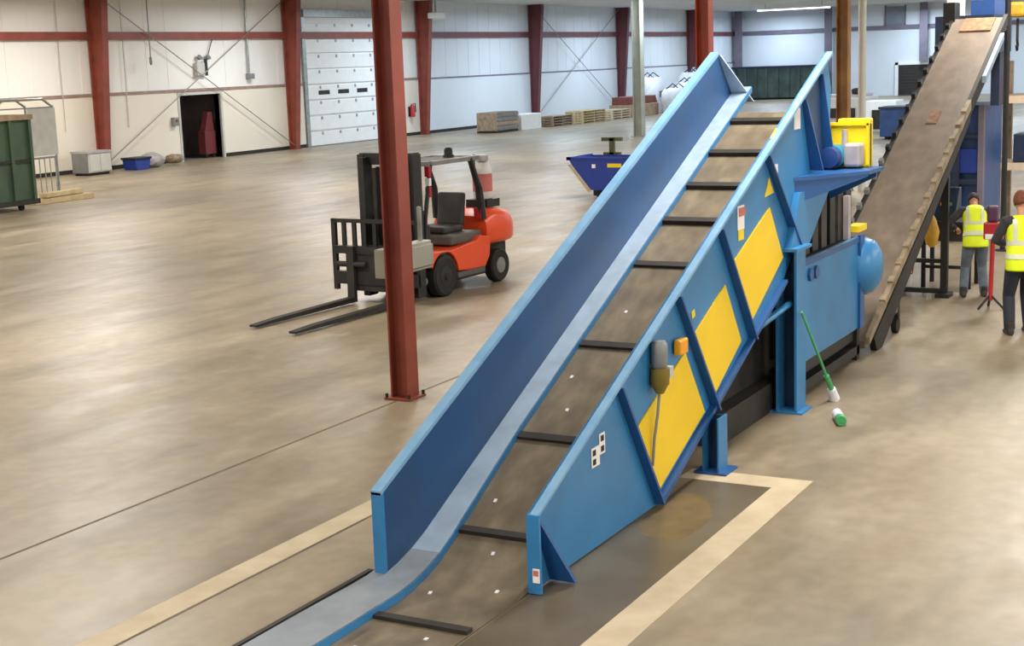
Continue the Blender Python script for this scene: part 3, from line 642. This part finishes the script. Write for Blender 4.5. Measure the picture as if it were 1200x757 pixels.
# ================================================================== BACKGROUND THINGS, LEFT
gc = empty('waste_container', (28.2, 32.6, 0), 'tall dark green ribbed container at the left edge', 'container')
MB().box(26.4, 29.9, 31.75, 33.4, .3, 2.55).build('tub', 'green', gc)
for x in (26.6, 27.5, 28.4, 29.15, 29.86): MB().box(x-.05, x+.05, 31.66, 31.75, .3, 2.55).build('rib', 'timber' if 28 < x < 29 else 'green', gc)
MB().box(26.35, 29.95, 31.64, 31.76, 2.52, 2.66).box(29.86, 29.97, 31.64, 33.45, 2.52, 2.66).box(26.35, 29.95, 33.35, 33.45, 2.52, 2.66).build('top_rim', 'wood', gc)
MB().box(26.4, 29.9, 31.68, 31.74, 1.35, 1.42).build('mid_rail', 'dark', gc)
MB().box(26.3, 30.0, 31.65, 33.5, .16, .3).build('base_frame', 'dark', gc)
for x in (26.8, 29.5):
    for yy in (31.9, 33.2): MB().lathe([(.02, yy-.04), (.09, yy-.04), (.09, yy+.04), (.02, yy+.04)], (x, 0, .09), 14, 'y').build('caster', 'tyre', gc, smooth=True)
cg = empty('wire_cage', (34.0, 35.2, 0), 'pale wire cage frame hung with clear sheet behind the green container', 'cage')
for x, yy in ((31.6, 35.0), (34.0, 35.0), (31.6, 36.2), (34.0, 36.2)): MB().cyl((x, yy, 0), (x, yy, 2.8), .035, 8).build('leg', 'galv', cg)
MB().tube([(31.6, 35, 2.75), (32, 35, 3.0), (33.6, 35, 3.0), (34, 35, 2.75)], .04, 8).tube([(31.6, 36.2, 2.75), (32, 36.2, 3.0), (33.6, 36.2, 3.0), (34, 36.2, 2.75)], .04, 8).build('arch', 'galv', cg)
MB().box(31.6, 34, 34.97, 35.03, 1.15, 1.21).box(31.6, 34, 34.97, 35.03, 2.72, 2.76).build('cross_bar', 'grey', cg)
ms = MB()
for k in range(11): ms.box(31.7+k*.22, 31.72+k*.22, 34.97, 35.0, .1, 1.15)
ms.build('wire_mesh', 'galv', cg)
MB().box(32.9, 34.02, 34.94, 34.96, 1.25, 2.72).box(34.02, 34.04, 34.94, 36.1, 1.25, 2.72).build('sheet', 'clear', cg)
cb = empty('floor_cabinet', (40.7, 40.4, 0), 'low pale grey cabinet on the floor left of the leftmost red column', 'cabinet')
MB().box(40.3, 41.5, 39.9, 40.7, .1, .82).build('body', 'lgrey', cb, bevel=.02); MB().box(40.26, 41.54, 39.86, 40.74, .82, .9).build('top', 'greybox', cb)
for x in (40.35, 40.92): MB().box(x, x+.53, 39.87, 39.9, .15, .78).build('door', 'lgrey', cb, bevel=.01)
MB().box(40.35, 41.45, 40, 40.65, 0, .1).build('plinth', 'dark', cb); MB().box(40.27, 40.3, 39.9, 40.7, .1, .82).build('side_panel', 'grey', cb)
for k in range(3):
    o = tag(MB().box(0, 2.3-.15*k, 0, .26, 0, .16).build('timber_beam', 'timber', loc=(30.8+.1*k, 32.7+.3*k, 0), rot=(0, 0, R(3*k-2)), bevel=.01),
            ('pale timber beam on the floor beside the green container, nearest of the three', 'pale timber beam on the floor beside the green container, middle of the three', 'pale timber beam on the floor beside the green container, farthest of the three')[k], 'timber beam', 'timber beams by the green container')
o = tag(MB().obox((1.1, .15, .08), (1.7, .3, .13), (0, 0, .12)).build('timber_beam', 'timber', loc=(30.9, 32.72, .165), bevel=.01), 'short pale timber beam lying on top of two others by the green container', 'timber beam', 'timber beams by the green container')
bx = empty('parts_bin', (43.3, 40.4, 0), 'small dark blue bin on the floor just right of the leftmost red column', 'bin')
MB().prism([(43.0, 0), (43.7, 0), (43.8, .4), (42.9, .4)], 40.05, 40.7).build('tub', 'cobalt', bx, bevel=.02)
MB().box(42.87, 43.83, 40.0, 40.75, .4, .48).build('lid', 'black', bx, bevel=.02)
for k, (x, s, lab) in enumerate(((44.5, .5, 'crumpled grey sack on the floor right of the dark blue bin, taller one'), (45.75, .42, 'crumpled grey sack on the floor right of the dark blue bin, flatter one'))):
    b_ = MB().ball((0, 0, s*.55), s, (1.1, .8, .62 if k == 0 else .45), sub=3)
    for v in b_.bm.verts: v.co += v.co.normalized()*random.uniform(-.05, .05); v.co.z = max(v.co.z, 0)
    tag(b_.build('sack', 'greybox' if k == 0 else 'tan', loc=(x, 40.6, 0), smooth=True), lab, 'sack')

# long-wall clutter in the middle distance
cr = empty('crate', (67.6, 37.6, 0), 'grey wooden crate on the floor left of the white box by the long wall', 'crate')
MB().box(66.6, 68.9, 37.2, 38.4, .12, 1.05).build('body', 'wood', cr)
for k in range(4): MB().box(66.58, 68.92, 37.16, 37.2, .18+k*.22, .34+k*.22).build('slat', 'card' if k == 1 else 'grey', cr)
MB().box(66.6, 68.9, 37.2, 38.4, 0, .1).build('pallet_base', 'dark', cr)
wb = empty('carton', (70.2, 37.6, 0), 'white box on the floor beside the grey crate by the long wall', 'box')
MB().box(69.3, 71.6, 37.2, 38.3, 0, .82).build('body', 'white', wb, bevel=.02); MB().box(69.3, 71.6, 37.7, 37.76, .82, .826).build('tape', 'lgrey', wb)
def pallet_stack(x, y, L, n, m, lab, name='pallet'):
    for k in range(n):
        p_ = MB()
        for q in range(5): p_.box(0, L, q*.24, q*.24+.18, .11, .14)
        for q in range(3): p_.box(q*(L-.1)/2, q*(L-.1)/2+.1, 0, 1.14, .025, .11)
        for q in range(3): p_.box(0, L, q*.52, q*.52+.1, 0, .025)
        tag(p_.build(name, m, loc=(x, y, k*.142)), lab % ('bottom', 'second', 'third', 'fourth', 'fifth', 'sixth')[k], 'pallet', name+'s stacked along the long wall')
pallet_stack(72.4, 36.9, 2.4, 4, 'wood', 'weathered wooden pallet right of the white box, %s of its stack')
pallet_stack(75.6, 36.6, 3.0, 5, 'timber', 'pale wooden pallet left of the plum column foot, %s of its stack')
pallet_stack(79.6, 36.6, 2.6, 4, 'palewood', 'light wooden pallet right of the plum column foot, %s of its stack')
cd = empty('carton', (83.0, 37.4, 0), 'tan cardboard carton on the floor below the red-brown boards', 'box')
MB().box(82.6, 86.8, 36.7, 38.2, 0, .75).build('body', 'card', cd, bevel=.02); MB().box(82.6, 86.8, 37.4, 37.5, .75, .756).build('tape', 'palewood', cd)
for k in range(3):
    tag(MB().box(0, 4.0-.1*k, 0, 1.3, 0, .15).build('board_bundle', 'redwood', loc=(82.8, 36.8, .757+k*.155)), 'red-brown board bundle on the tan carton, %s of three' % ('lowest', 'middle', 'topmost')[k], 'boards', 'red-brown board bundles')
bz = [(87.0, 35.6, 1.5, 1.6), (89.2, 35.7, 1.5, 1.9), (91.6, 36.2, 1.7, 2.5), (88.6, 38.0, 1.5, 2.3), (94.0, 36.4, 1.7, 2.8)]
bl = ['white bulk bag nearest the grey-green column', 'white bulk bag second from the grey-green column', 'tall white bulk bag behind the rim of the blue left panel', 'white bulk bag behind the two nearest ones', 'tallest white bulk bag, farthest along the blue panel rim']
for (x, y, s, h), lab in zip(bz, bl):
    o = empty('bulk_bag', (x, y, 0), lab, 'bulk bag', 'white bulk bags by the long wall')
    b_ = MB(); rings = []
    for (z, k) in ((0, .9), (.15, 1.03), (.5, 1.08), (.85, 1.04), (1, .8)):
        rr = []
        for j in range(20):
            a = 2*PI*j/20; e = .5
            rr.append((x+k*s/2*math.copysign(abs(math.cos(a))**e, math.cos(a))+random.uniform(-.04, .04), y+k*s/2*math.copysign(abs(math.sin(a))**e, math.sin(a)), z*h+random.uniform(-.03, .03)*(z > 0)))
        rings.append(rr)
    b_.loft(rings).build('bag', 'bag', o, smooth=True)
    for sx in (-1, 1): MB().tube([(x+sx*s*.35, y-s*.3, h-.05), (x+sx*s*.3, y, h+.3), (x+sx*s*.35, y+s*.3, h-.05)], .04, 6).build('lifting_loop', 'navym', o)
    MB().box(x-s*.3, x+s*.1, y-s*.56, y-s*.53, h*.45, h*.62).build('label', 'grey', o)
o = empty('drum', (86.6, 33.8, 0), 'cobalt blue drum right of the grey-green column', 'drum')
MB().lathe([(.1, 0), (.45, 0), (.47, .04), (.45, .3), (.48, .33), (.45, .36), (.45, .7), (.48, .73), (.45, .76), (.45, 1.1), (.46, 1.14), (.1, 1.14)], (86.6, 33.8, 0)).build('shell', 'cobalt', o, smooth=True)
MB().lathe([(.05, 1.14), (.06, 1.18), (.02, 1.19)], (86.8, 33.9, 0), 12).build('bung', 'grey', o)
# blue tipping hopper
hp = empty('tipping_hopper', (35.4, 16.6, 0), 'cobalt blue tipping hopper behind the tall left conveyor panel', 'hopper')
pr_ = [(17.4, 1.06), (17.28, .86), (16.75, .22), (15.9, .22), (15.3, .7), (15.25, 1.06)]
MB().prism(pr_, 34.95, 35.0, 'yz').prism(pr_, 36.2, 36.25, 'yz').prism([(17.4, 1.06), (17.28, .86), (16.75, .22), (16.72, .25), (17.24, .88), (17.35, 1.06)], 35, 36.2, 'yz').prism([(16.75, .22), (15.9, .22), (15.9, .26), (16.75, .26)], 35, 36.2, 'yz').prism([(15.9, .22), (15.3, .7), (15.25, 1.06), (15.29, 1.06), (15.34, .72), (15.93, .26)], 35, 36.2, 'yz').build('tub', 'cobalt', hp)
MB().box(34.92, 36.28, 17.3, 17.44, 1.0, 1.09).box(34.92, 35.0, 15.2, 17.44, 1.02, 1.09).build('rim', 'cobalt', hp)
MB().box(34.93, 34.945, 15.85, 16.25, .82, .92).build('label', 'guard', hp); MB().box(34.93, 34.945, 16.6, 16.7, .8, .9).build('label', 'sticker', hp)
MB().prism([(17.33, .9), (17.4, .9), (16.82, .18), (16.74, .18)], 34.9, 34.95, 'yz').build('edge_wear', 'timber', hp)
MB().box(35.2, 36.0, 15.9, 16.8, .05, .22).build('base_frame', 'dark', hp)
MB().box(36.3, 36.4, 16.5, 17.0, 1.0, 1.12).box(36.3, 36.4, 16.68, 16.82, .6, 1.5).box(36.3, 36.4, 16.45, 17.05, 1.42, 1.52).build('tilt_lever', 'olive', hp)
for yy in (16.0, 16.7): MB().lathe([(.02, 35.3), (.07, 35.3), (.07, 35.36), (.02, 35.36)], (0, yy, .07), 12, 'x').build('wheel', 'tyre', hp)
# dark container against the far end wall
dc = empty('waste_container', (112, 39.5, 0), 'dark grey-green container far off against the end wall', 'container')
MB().box(110.2, 112.9, 33.9, 40.3, .15, 2.45).build('tub', 'dgreen', dc)
for k in range(8): MB().box(110.1, 110.2, 34+k*.86, 34.2+k*.86, .15, 2.4).build('rib', 'dgreen', dc)
MB().box(110.05, 112.95, 33.85, 40.35, 2.4, 2.55).build('top_rim', 'navym', dc); MB().box(110.4, 112.8, 34, 40.2, 0, .15).build('skid', 'dark', dc)
# pale cabinets and crate behind the yellow guard
o = empty('machine_cabinet', (66, 18.9, 0), 'grey-white machine with dark openings behind the yellow guard', 'machine')
MB().box(65.2, 68, 17.8, 20.1, 0, 1.5).build('body', 'lgrey', o, bevel=.04)
for k in range(2): MB().box(65.14, 65.2, 18.1+k*.85, 18.75+k*.85, .62, 1.05).build('opening', 'dark', o)
MB().box(65.3, 67.8, 18, 19.9, 1.5, 1.62).build('cap', 'greybox', o); MB().lathe([(.2, 1.62), (.25, 1.7), (.25, 1.85), (.1, 1.9)], (66.2, 18.3, 0), 16).build('dome', 'dark', o)
o = empty('switch_cabinet', (66, 17.1, 0), 'white cabinet with one dark panel right of the brown column', 'cabinet')
MB().box(65.2, 66.6, 16.3, 17.7, 0, 1.35).build('body', 'white', o, bevel=.03); MB().box(65.14, 65.2, 16.9, 17.35, .1, .95).build('dark_panel', 'dark', o)
MB().box(65.15, 65.2, 16.42, 16.47, .5, .65).build('handle', 'grey', o)
o = empty('crate', (60, 14.7, 0), 'blue crate below the far dark shutter, beside the brown belt', 'crate')
MB().box(59.4, 60.8, 13.9, 15.5, .1, 1.25).build('body', 'bluem', o, bevel=.03); MB().box(59.35, 60.85, 13.85, 15.55, 1.2, 1.3).build('rim', 'navym', o)
for yy in (14.1, 15.2): MB().box(59.5, 60.7, yy, yy+.12, 0, .1).build('skid', 'dark', o)

# ================================================================== MACHINES AND RACK AT THE RIGHT
pr2 = empty('baling_press', (29, 6.4, 0), 'big blue press standing beyond the brown belt at the right', 'machine')
MB().box(28.0, 29.6, 5.35, 6.3, .35, 2.55).build('body', 'bluem', pr2, bevel=.02)
MB().box(27.9, 28.0, 5.4, 6.05, 1.3, 1.75).build('door', 'cobalt', pr2, bevel=.02)
MB().box(27.85, 28.0, 5.78, 5.9, .35, 2.75).build('front_rib', 'navym', pr2); MB().box(27.85, 28.0, 5.35, 5.45, .35, 2.55).build('front_rib', 'lilac', pr2)
MB().box(27.86, 28.0, 5.4, 6.3, 1.1, 1.2).build('front_rail', 'navym', pr2); MB().box(27.86, 28.0, 5.4, 6.3, 1.95, 2.02).build('front_rail', 'navym', pr2)
MB().box(28.1, 29.5, 5.4, 6.25, 0, .35).build('base', 'dark', pr2)
hd = MB().box(26.7, 28.4, 5.0, 6.0, 3.5, 4.15).box(27.6, 28.4, 5.05, 5.2, 2.55, 3.5).box(27.6, 28.4, 5.75, 5.9, 2.55, 3.5).build('feed_chute', 'navym', pr2)
MB().box(26.75, 28.2, 5.0, 5.4, 4.15, 4.4).build('chute_hood', 'bluem', hd); MB().box(26.7, 26.75, 5.5, 5.8, 4.15, 4.5).build('pale_panel', 'white', hd)
MB().box(27.9, 28.05, 5.36, 5.52, .72, .84).build('yellow_tag', 'guard', pr2)
rk = empty('storage_rack', (30.5, 4.9, 0), 'tan rack with pale beams beside the blue press at the right edge', 'rack')
for x in (29.95, 31.1):
    for yy in (5.5, 4.1):
        u = MB().box(x-.06, x+.06, yy-.08, yy+.08, 0, 3.3).build('upright', 'tan', rk)
        if x < 30:
            hm = MB()
            for k in range(9): hm.box(x-.066, x-.058, yy-.03, yy+.03, 1.2+k*.22, 1.3+k*.22)
            hm.build('slot', 'dark', u)
for z in (1.2, 2.5): MB().box(29.86, 29.95, 4.0, 5.6, z, z+.14).build('beam', 'palewood', rk); MB().box(29.95, 31.1, 4.1, 5.5, z+.1, z+.14).build('shelf', 'wood', rk)
def carton(x0, x1, y0, y1, z0, z1, m, lab):
    o = empty('carton', ((x0+x1)/2, (y0+y1)/2, z0), lab, 'box'); MB().box(x0, x1, y0, y1, z0, z1).build('body', m, o, bevel=.02)
    MB().box(x0, x1, (y0+y1)/2-.03, (y0+y1)/2+.03, z1, z1+.004).build('tape', 'card', o)
carton(30.0, 30.6, 4.75, 5.2, 1.345, 1.9, 'navym', 'dark blue box on the lower shelf of the tan rack')
carton(30.0, 30.6, 4.25, 4.65, 1.345, 1.8, 'bag', 'white box on the lower shelf of the tan rack')
carton(30.0, 30.7, 4.3, 4.95, 2.645, 3.0, 'pink', 'faded red box on the upper shelf of the tan rack')
o = tag(MB().lathe([(.02, 0), (.14, 0), (.14, .02), (.05, .03), (.05, 4.6), (.02, 4.6)], (0, 0, 0), 14).build('support_post', 'black', loc=(27, 4.82, 0)), 'black upright post between the two workers, in front of the rack', 'post')
ho = empty('chain_hoist', (29, 5.05, 4.0), 'yellow hoist hung high at the right edge', 'hoist')
MB().box(28.8, 29.2, 4.85, 5.15, 4.12, 4.4).build('body', 'mustard', ho, bevel=.06); MB().cyl((29, 5, 4.45), (29, 5, CEIL), .03, 8).build('hanger', 'black', ho)
MB().tube([(29, 5, 4.1), (29, 5, 3.7), (29.05, 5, 3.6), (29.0, 5, 3.52), (28.94, 5, 3.6)], .025, 8).build('hook', 'black', ho)
tb = empty('workbench', (22.75, 4.85, 0), 'black steel workbench under the brown belt in front of the left worker', 'workbench')
MB().box(22.5, 23.2, 4.45, 5.25, .96, 1.02).build('top', 'black', tb)
for x in (22.56, 23.14):
    for yy in (4.51, 5.19): MB().box(x-.03, x+.03, yy-.03, yy+.03, 0, .96).build('leg', 'black', tb)
MB().box(22.53, 22.56, 4.5, 5.2, .3, .35).build('stretcher', 'black', tb)
cs = empty('control_console', (22.9, 5.0, 1.02), 'dark sloped console standing on the black workbench', 'console')
MB().prism([(22.62, 1.022), (23.1, 1.022), (23.1, 1.5), (22.95, 1.5)], 4.75, 5.2).build('case', 'navym', cs, bevel=.01)
for k in range(3): MB().obox((22.78+.0, 4.85+k*.12, 1.26), (.05, .05, .03), (0, -.96, 0)).build('button', ('greenpl', 'amber', 'red_s')[k], cs)
yb = empty('yellow_sack', (21.25, 4.78, .78), 'yellow sack hanging beneath the brown belt beside its black legs', 'sack')
MB().tube([(21.25, 4.78, .80), (21.25, 4.78, .85), (21.25, 4.78, 1.02), (21.25, 4.79, 1.2), (21.25, 4.8, 1.3)], [.03, .08, .11, .07, .02], 14).build('bag', 'mustard', yb, smooth=True)
MB().tube([(21.25, 4.8, 1.3), (21.25, 4.8, 1.6)], .01, 6).build('tie', 'black', yb)
bk = empty('bucket', (22.2, 5.42, 0), 'white bucket on the floor behind the black legs of the brown belt', 'bucket')
MB().lathe([(.02, 0), (.13, 0), (.17, .42), (.18, .42), (.18, .45), (.02, .44)], (22.2, 5.42, 0)).build('pail', 'bag', bk, smooth=True)
MB().tube([(22.2, 5.25, .42), (22.1, 5.25, .28), (22.05, 5.42, .2), (22.1, 5.59, .28), (22.2, 5.59, .42)], .01, 6).build('handle', 'red_s', bk)
o = empty('pole_stand', (20.9, 3.88, 0), 'red pole stand with boxy red head between the two workers', 'stand')
MB().cyl((20.9, 3.88, .12), (20.9, 3.86, 1.0), .032, 10).build('pole', 'red_s', o)
for a in (0.3, 2.4, 4.5): MB().tube([(20.9, 3.88, .2), (20.9+.2*math.cos(a), 3.88+.2*math.sin(a), .012)], .018, 8).build('leg', 'dark', o)
MB().box(20.82, 20.98, 3.72, 3.98, .98, 1.22).build('head', 'red_s', o, bevel=.02)
MB().box(20.81, 20.82, 3.78, 3.95, .99, 1.06).build('white_band', 'sticker', o)
MB().box(20.85, 20.97, 3.8, 3.94, 1.22, 1.45).build('top_housing', 'purple', o, bevel=.03)

# broom and bottle
br_ = empty('broom', (14.8, 4.3, 0), 'green-handled broom leaning on the blue support post', 'broom')
MB().tube([(14.17, 4.47, 1.05), (14.66, 4.36, .3)], .014, 8).build('handle', 'greenpl', br_)
MB().tube([(14.66, 4.36, .3), (14.76, 4.335, .14)], .03, 10).build('socket', 'greenpl', br_)
MB().tube([(14.76, 4.335, .14), (14.82, 4.32, .012)], [.045, .06], 12).build('bristles', 'bag', br_)
bt = empty('bottle', (13.95, 4.02, 0), 'white plastic bottle with green cap end lying on the floor', 'bottle')
MB().tube([(14.12, 4.1, .055), (14.08, 4.08, .055), (13.9, 4.0, .055), (13.86, 3.98, .055)], [.03, .05, .05, .045], 16).build('body', 'bag', bt, smooth=True)
MB().tube([(13.87, 3.985, .055), (13.78, 3.945, .055)], [.055, .05], 16).build('base_cup', 'greenpl', bt, smooth=True)

# ================================================================== PEOPLE
def apply_mods(o):
    dg = bpy.context.evaluated_depsgraph_get(); me = bpy.data.meshes.new_from_object(o.evaluated_get(dg)); o.modifiers.clear(); old = o.data; o.data = me; bpy.data.meshes.remove(old)
    for p in me.polygons: p.use_smooth = True
def fuse(o, vox, it=4):
    r = o.modifiers.new('r', 'REMESH'); r.mode = 'VOXEL'; r.voxel_size = vox
    s = o.modifiers.new('s', 'SMOOTH'); s.factor = .5; s.iterations = it
    bpy.context.view_layer.update(); apply_mods(o); return o
def worker(loc, rz, label, scale, pitch, nod, hands, feet, jeans, shirtm, sleeve_m, hairm):
    o = empty('person', loc, label, 'person', rz=rz, world=False); o.scale = (scale,)*3
    HIP = Vector((0, 0, .93))
    Rb = Matrix.Rotation(pitch, 3, 'Y'); Rn = Matrix.Rotation(pitch+nod, 3, 'Y')
    def B(p):
        p = Vector(p); t = min(1, max(0, (p.z-.80)/.28)); t = t*t*(3-2*t); return HIP + Matrix.Rotation(pitch*t, 3, 'Y') @ (p-HIP)
    def ring(z, rx, ry, xo, e=.8, n=28, f=B): return [f((xo+rx*math.copysign(abs(math.cos(2*PI*j/n))**e, math.cos(2*PI*j/n)), ry*math.copysign(abs(math.sin(2*PI*j/n))**e, math.sin(2*PI*j/n)), z)) for j in range(n)]
    T = [(.82, .10, .15, -.005), (.90, .115, .168, -.01), (.98, .11, .16, -.005), (1.08, .10, .142, 0), (1.2, .108, .155, .005), (1.31, .112, .172, .0), (1.39, .098, .185, -.01), (1.44, .075, .165, -.015), (1.475, .055, .09, -.015)]
    def torso(mb, d, zs=None, rows=T): return mb.loft([ring(z, rx+d, ry+d, xo) for z, rx, ry, xo in rows])
    NK = B((-.005, 0, 1.5))
    def H(p): return NK + Rn @ Vector(p)
    sh = {s: B((-.01, s*.185, 1.415)) for s in (-1, 1)}
    def joint(a, c, l1, l2, pole):
        d = c-a; L = min(d.length, l1+l2-.005); u = d.normalized(); c = a+u*L
        x_ = (l1*l1-l2*l2+L*L)/(2*L); h = math.sqrt(max(l1*l1-x_*x_, 0)); p = Vector(pole); p = (p-u*p.dot(u)).normalized(); return a+u*x_+p*h, c
    arms, legs = {}, {}
    for s in (-1, 1):
        e, wpt = joint(sh[s], Vector(hands[s]), .29, .26, (-.3, s*.8, -.5)); arms[s] = (sh[s], e, wpt)
        k, an = joint(Vector((0, s*.09, .88)), Vector(feet[s])+Vector((0, 0, .09)), .43, .41, (1, 0, 0)); legs[s] = (Vector((0, s*.09, .88)), k, an)
    b = torso(MB(), 0)
    b.tube([B((-.01, 0, 1.44)), NK, H((.01, 0, .08))], [.062, .056, .055], 16)
    hc = H((.02, 0, .155))
    hr = Rn.to_euler()
    b.ball(hc, .1, (.98, .77, 1.2), hr); b.ball(H((.05, 0, .10)), .065, (.95, .85, 1.1), hr)          # skull, jaw
    b.tube([H((.11, 0, .165)), H((.128, 0, .14)), H((.137, 0, .122)), H((.112, 0, .112))], [.009, .011, .015, .009], 10)   # nose
    for s in (-1, 1):
        b.ball(H((.015, s*.079, .145)), .03, (.6, .35, 1), hr, 2); b.ball(H((.098, s*.031, .152)), .013, (1, 1, 1), hr, 2); b.ball(H((.098, s*.033, .17)), .014, (.8, 1.7, .5), hr, 2)
    b.ball(H((.106, 0, .082)), .02, (.6, 1.2, .42), hr, 2); b.ball(H((.092, 0, .05)), .026, (1, 1, .8), hr, 2)
    for s in (-1, 1):
        a_, e, wpt = arms[s]; m1 = a_.lerp(e, .4); m2 = e.lerp(wpt, .3)
        b.tube([a_+Vector((0, -s*.04, .0)), a_, m1, e, m2, wpt], [.05, .058, .05, .042, .043, .027], 16)
        d = (wpt-e).normalized(); side = d.cross(Vector((0, 0, 1))); side = side.normalized() if side.length > .1 else Vector((0, 1, 0)); nrm = side.cross(d).normalized()
        pc = wpt+d*.05
        b.tube([wpt, wpt+d*.02, pc, wpt+d*.095], [.026, .03, .037, .034], 12, flat=.5)
        for i, (off, L) in enumerate(((-.030, .068), (-.010, .078), (.010, .072), (.029, .056))):
            k0 = wpt+d*.085+side*off; dn = (d*.85-nrm*.5).normalized(); k1 = k0+dn*L*.5; k2 = k1+(d*.35-nrm*.9).normalized()*L*.32; k3 = k2+(-d*.2-nrm).normalized()*L*.25
            b.tube([k0-d*.02, k0, k1, k2, k3], [.0095, .0095, .009, .0085, .007], 10)
        ts = -s; t0 = wpt+d*.03+side*(.028*ts); t1 = t0+(d*.6+side*ts*.7-nrm*.4).normalized()*.04; t2 = t1+(d*.8+side*ts*.1-nrm*.6).normalized()*.032
        b.tube([t0-side*ts*.012, t0, t1, t2], [.012, .013, .011, .009], 10)
        h_, k, an = legs[s]
        b.tube([h_, h_.lerp(k, .35), k, k.lerp(an, .35), an, an-Vector((0, 0, .06))], [.088, .08, .056, .055, .038, .04], 18)
    body_ = b.build('body', 'skin', o); fuse(body_, .0065, 3)
    # trousers, boots
    tr = torso(MB(), .014, rows=[(.84, .10, .155, -.005)]+T[1:3]+[(1.03, .103, .152, 0)])
    for s in (-1, 1):
        h_, k, an = legs[s]; tr.tube([h_+Vector((0, 0, .02)), h_.lerp(k, .35), k, k.lerp(an, .4), an-Vector((0, 0, .02))], [.105, .096, .074, .074, .068], 18)
    fuse(tr.build('trousers', jeans, o), .011, 3)
    for s in (-1, 1):
        f_ = Vector(feet[s]); bo = MB(); rg = []
        for (x, w_, zt) in ((-.085, .03, .06), (-.07, .043, .10), (-.02, .047, .12), (.04, .046, .10), (.11, .052, .07), (.165, .045, .055), (.195, .02, .04)):
            rg.append([f_+Vector((x, w_*math.cos(2*PI*j/16), max(0, zt/2+zt/2*math.sin(2*PI*j/16)*1.1))) for j in range(16)])
        bo.loft(rg); bo.tube([f_+Vector((-.02, 0, .06)), f_+Vector((-.02, 0, .17))], [.055, .056], 16)
        fuse(bo.build('boot', 'boot', o), .009, 3)
    # shirt with sleeves
    st_ = torso(MB(), .012, rows=T[2:]); 
    for s in (-1, 1):
        a_, e, wpt = arms[s]; st_.tube([a_+Vector((0, -s*.05, 0)), a_, a_.lerp(e, .45), e, e.lerp(wpt, .4), e.lerp(wpt, .86)], [.06, .07, .063, .055, .053, .042], 16)
    fuse(st_.build('shirt', sleeve_m, o), .010, 3)
    # vest: loose shell with neck opening, reflective tape
    V = [(.80, .15, .198, -.015), (.95, .148, .195, -.012), (1.08, .13, .178, 0), (1.22, .135, .182, .005), (1.32, .135, .19, 0), (1.40, .118, .188, -.01), (1.455, .088, .15, -.015), (1.485, .066, .085, -.015)]
    vs = MB().loft([ring(z, rx, ry, xo) for z, rx, ry, xo in V], cap=False).build('vest', 'vest', o, smooth=True)
    sd = vs.modifiers.new('t', 'SOLIDIFY'); sd.thickness = .008; sd.offset = -1; sb = vs.modifiers.new('s', 'SUBSURF'); sb.levels = sb.render_levels = 1
    def at(z):
        for (a_, c_) in zip(V, V[1:]):
            if a_[0] <= z <= c_[0]:
                t = (z-a_[0])/(c_[0]-a_[0]); return [a_[i]+(c_[i]-a_[i])*t for i in range(4)]
    for z in (.98, 1.14):
        rr = []
        for q in (z-.028, z+.028):
            _, rx, ry, xo = at(q); rr.append(ring(q, rx+.004, ry+.004, xo))
        MB().loft(rr, cap=False).build('reflective_tape', 'band', vs, smooth=True)
    for s in (-1, 1):
        rg = []
        for z in (1.16, 1.24, 1.32, 1.38, 1.43):
            _, rx, ry, xo = at(z)
            def bp(yy, ex): return B((xo-(rx+ex)*max(0.0, 1-(abs(yy)/(ry+ex))**2.5)**(1/2.5), yy, z))
            rg.append([bp(s*.085, .006), bp(s*.135, .006), bp(s*.135, -.01), bp(s*.085, -.01)])
        MB().loft(rg).build('reflective_tape', 'band', vs)
    # hair: cap of hair over the skull, open at the face
    ha = MB().ball(H((.012, 0, .165)), .106, (1.0, .80, 1.17), hr)
    bmesh.ops.delete(ha.bm, geom=[v for v in ha.bm.verts if (lambda q: q.x > .075 and q.z < .20 or q.z < .095)(Rn.inverted() @ (v.co-NK))], context='VERTS')
    hh = ha.build('hair', hairm, o, smooth=True); so = hh.modifiers.new('s', 'SOLIDIFY'); so.thickness = .012; so.offset = 0
    return o
worker((21.84, 4.28, 0), R(17), 'person in lime vest and faded jeans bending over the black workbench, back turned', .93, R(32), R(25), {1: (.42, .26, 1.04), -1: (.40, -.22, 1.02)}, {1: (0, .17, 0), -1: (.06, -.15, 0)}, 'denim', 'shirt', 'shirt', 'hair')
worker((19.1, 3.17, 0), R(25), 'person in lime vest and dark navy trousers cut off by the right edge, back turned', 1.03, R(5), R(12), {1: (.30, .12, 1.1), -1: (.28, -.12, 1.05)}, {1: (0, .13, 0), -1: (.1, -.13, 0)}, 'navy', 'shirt', 'shirt', 'auburn')

# ================================================================== CAMERA, RENDER LOOK
ca = bpy.data.cameras.new('camera'); cam = bpy.data.objects.new('camera', ca); COL.objects.link(cam)
ca.sensor_fit = 'HORIZONTAL'; ca.sensor_width = 36; ca.lens = 1715.858/1200*36; ca.clip_end = 400; ca.clip_start = .05
m3 = Matrix(((0.4770820358977244, 0.1714059856681406, -0.8619818554359573), (-0.8781454864109427, 0.05346375889473391, -0.47539681444129883), (-0.035401069472141555, 0.9837487558121631, 0.1760259915985411)))
cam.matrix_world = Matrix.Translation((0, 0, 3.65)) @ m3.to_4x4()
S.camera = cam
wd = bpy.data.worlds.new('world'); S.world = wd; wd.use_nodes = True
wd.node_tree.nodes['Background'].inputs['Color'].default_value = (.8, .85, .95, 1); wd.node_tree.nodes['Background'].inputs['Strength'].default_value = .3
S.view_settings.view_transform = 'Standard'; S.view_settings.look = 'None'; S.view_settings.gamma = 1; S.view_settings.use_curve_mapping = False
S.view_settings.exposure = -0.75
for o in bpy.data.objects:
    if '_w' in o: del o['_w']
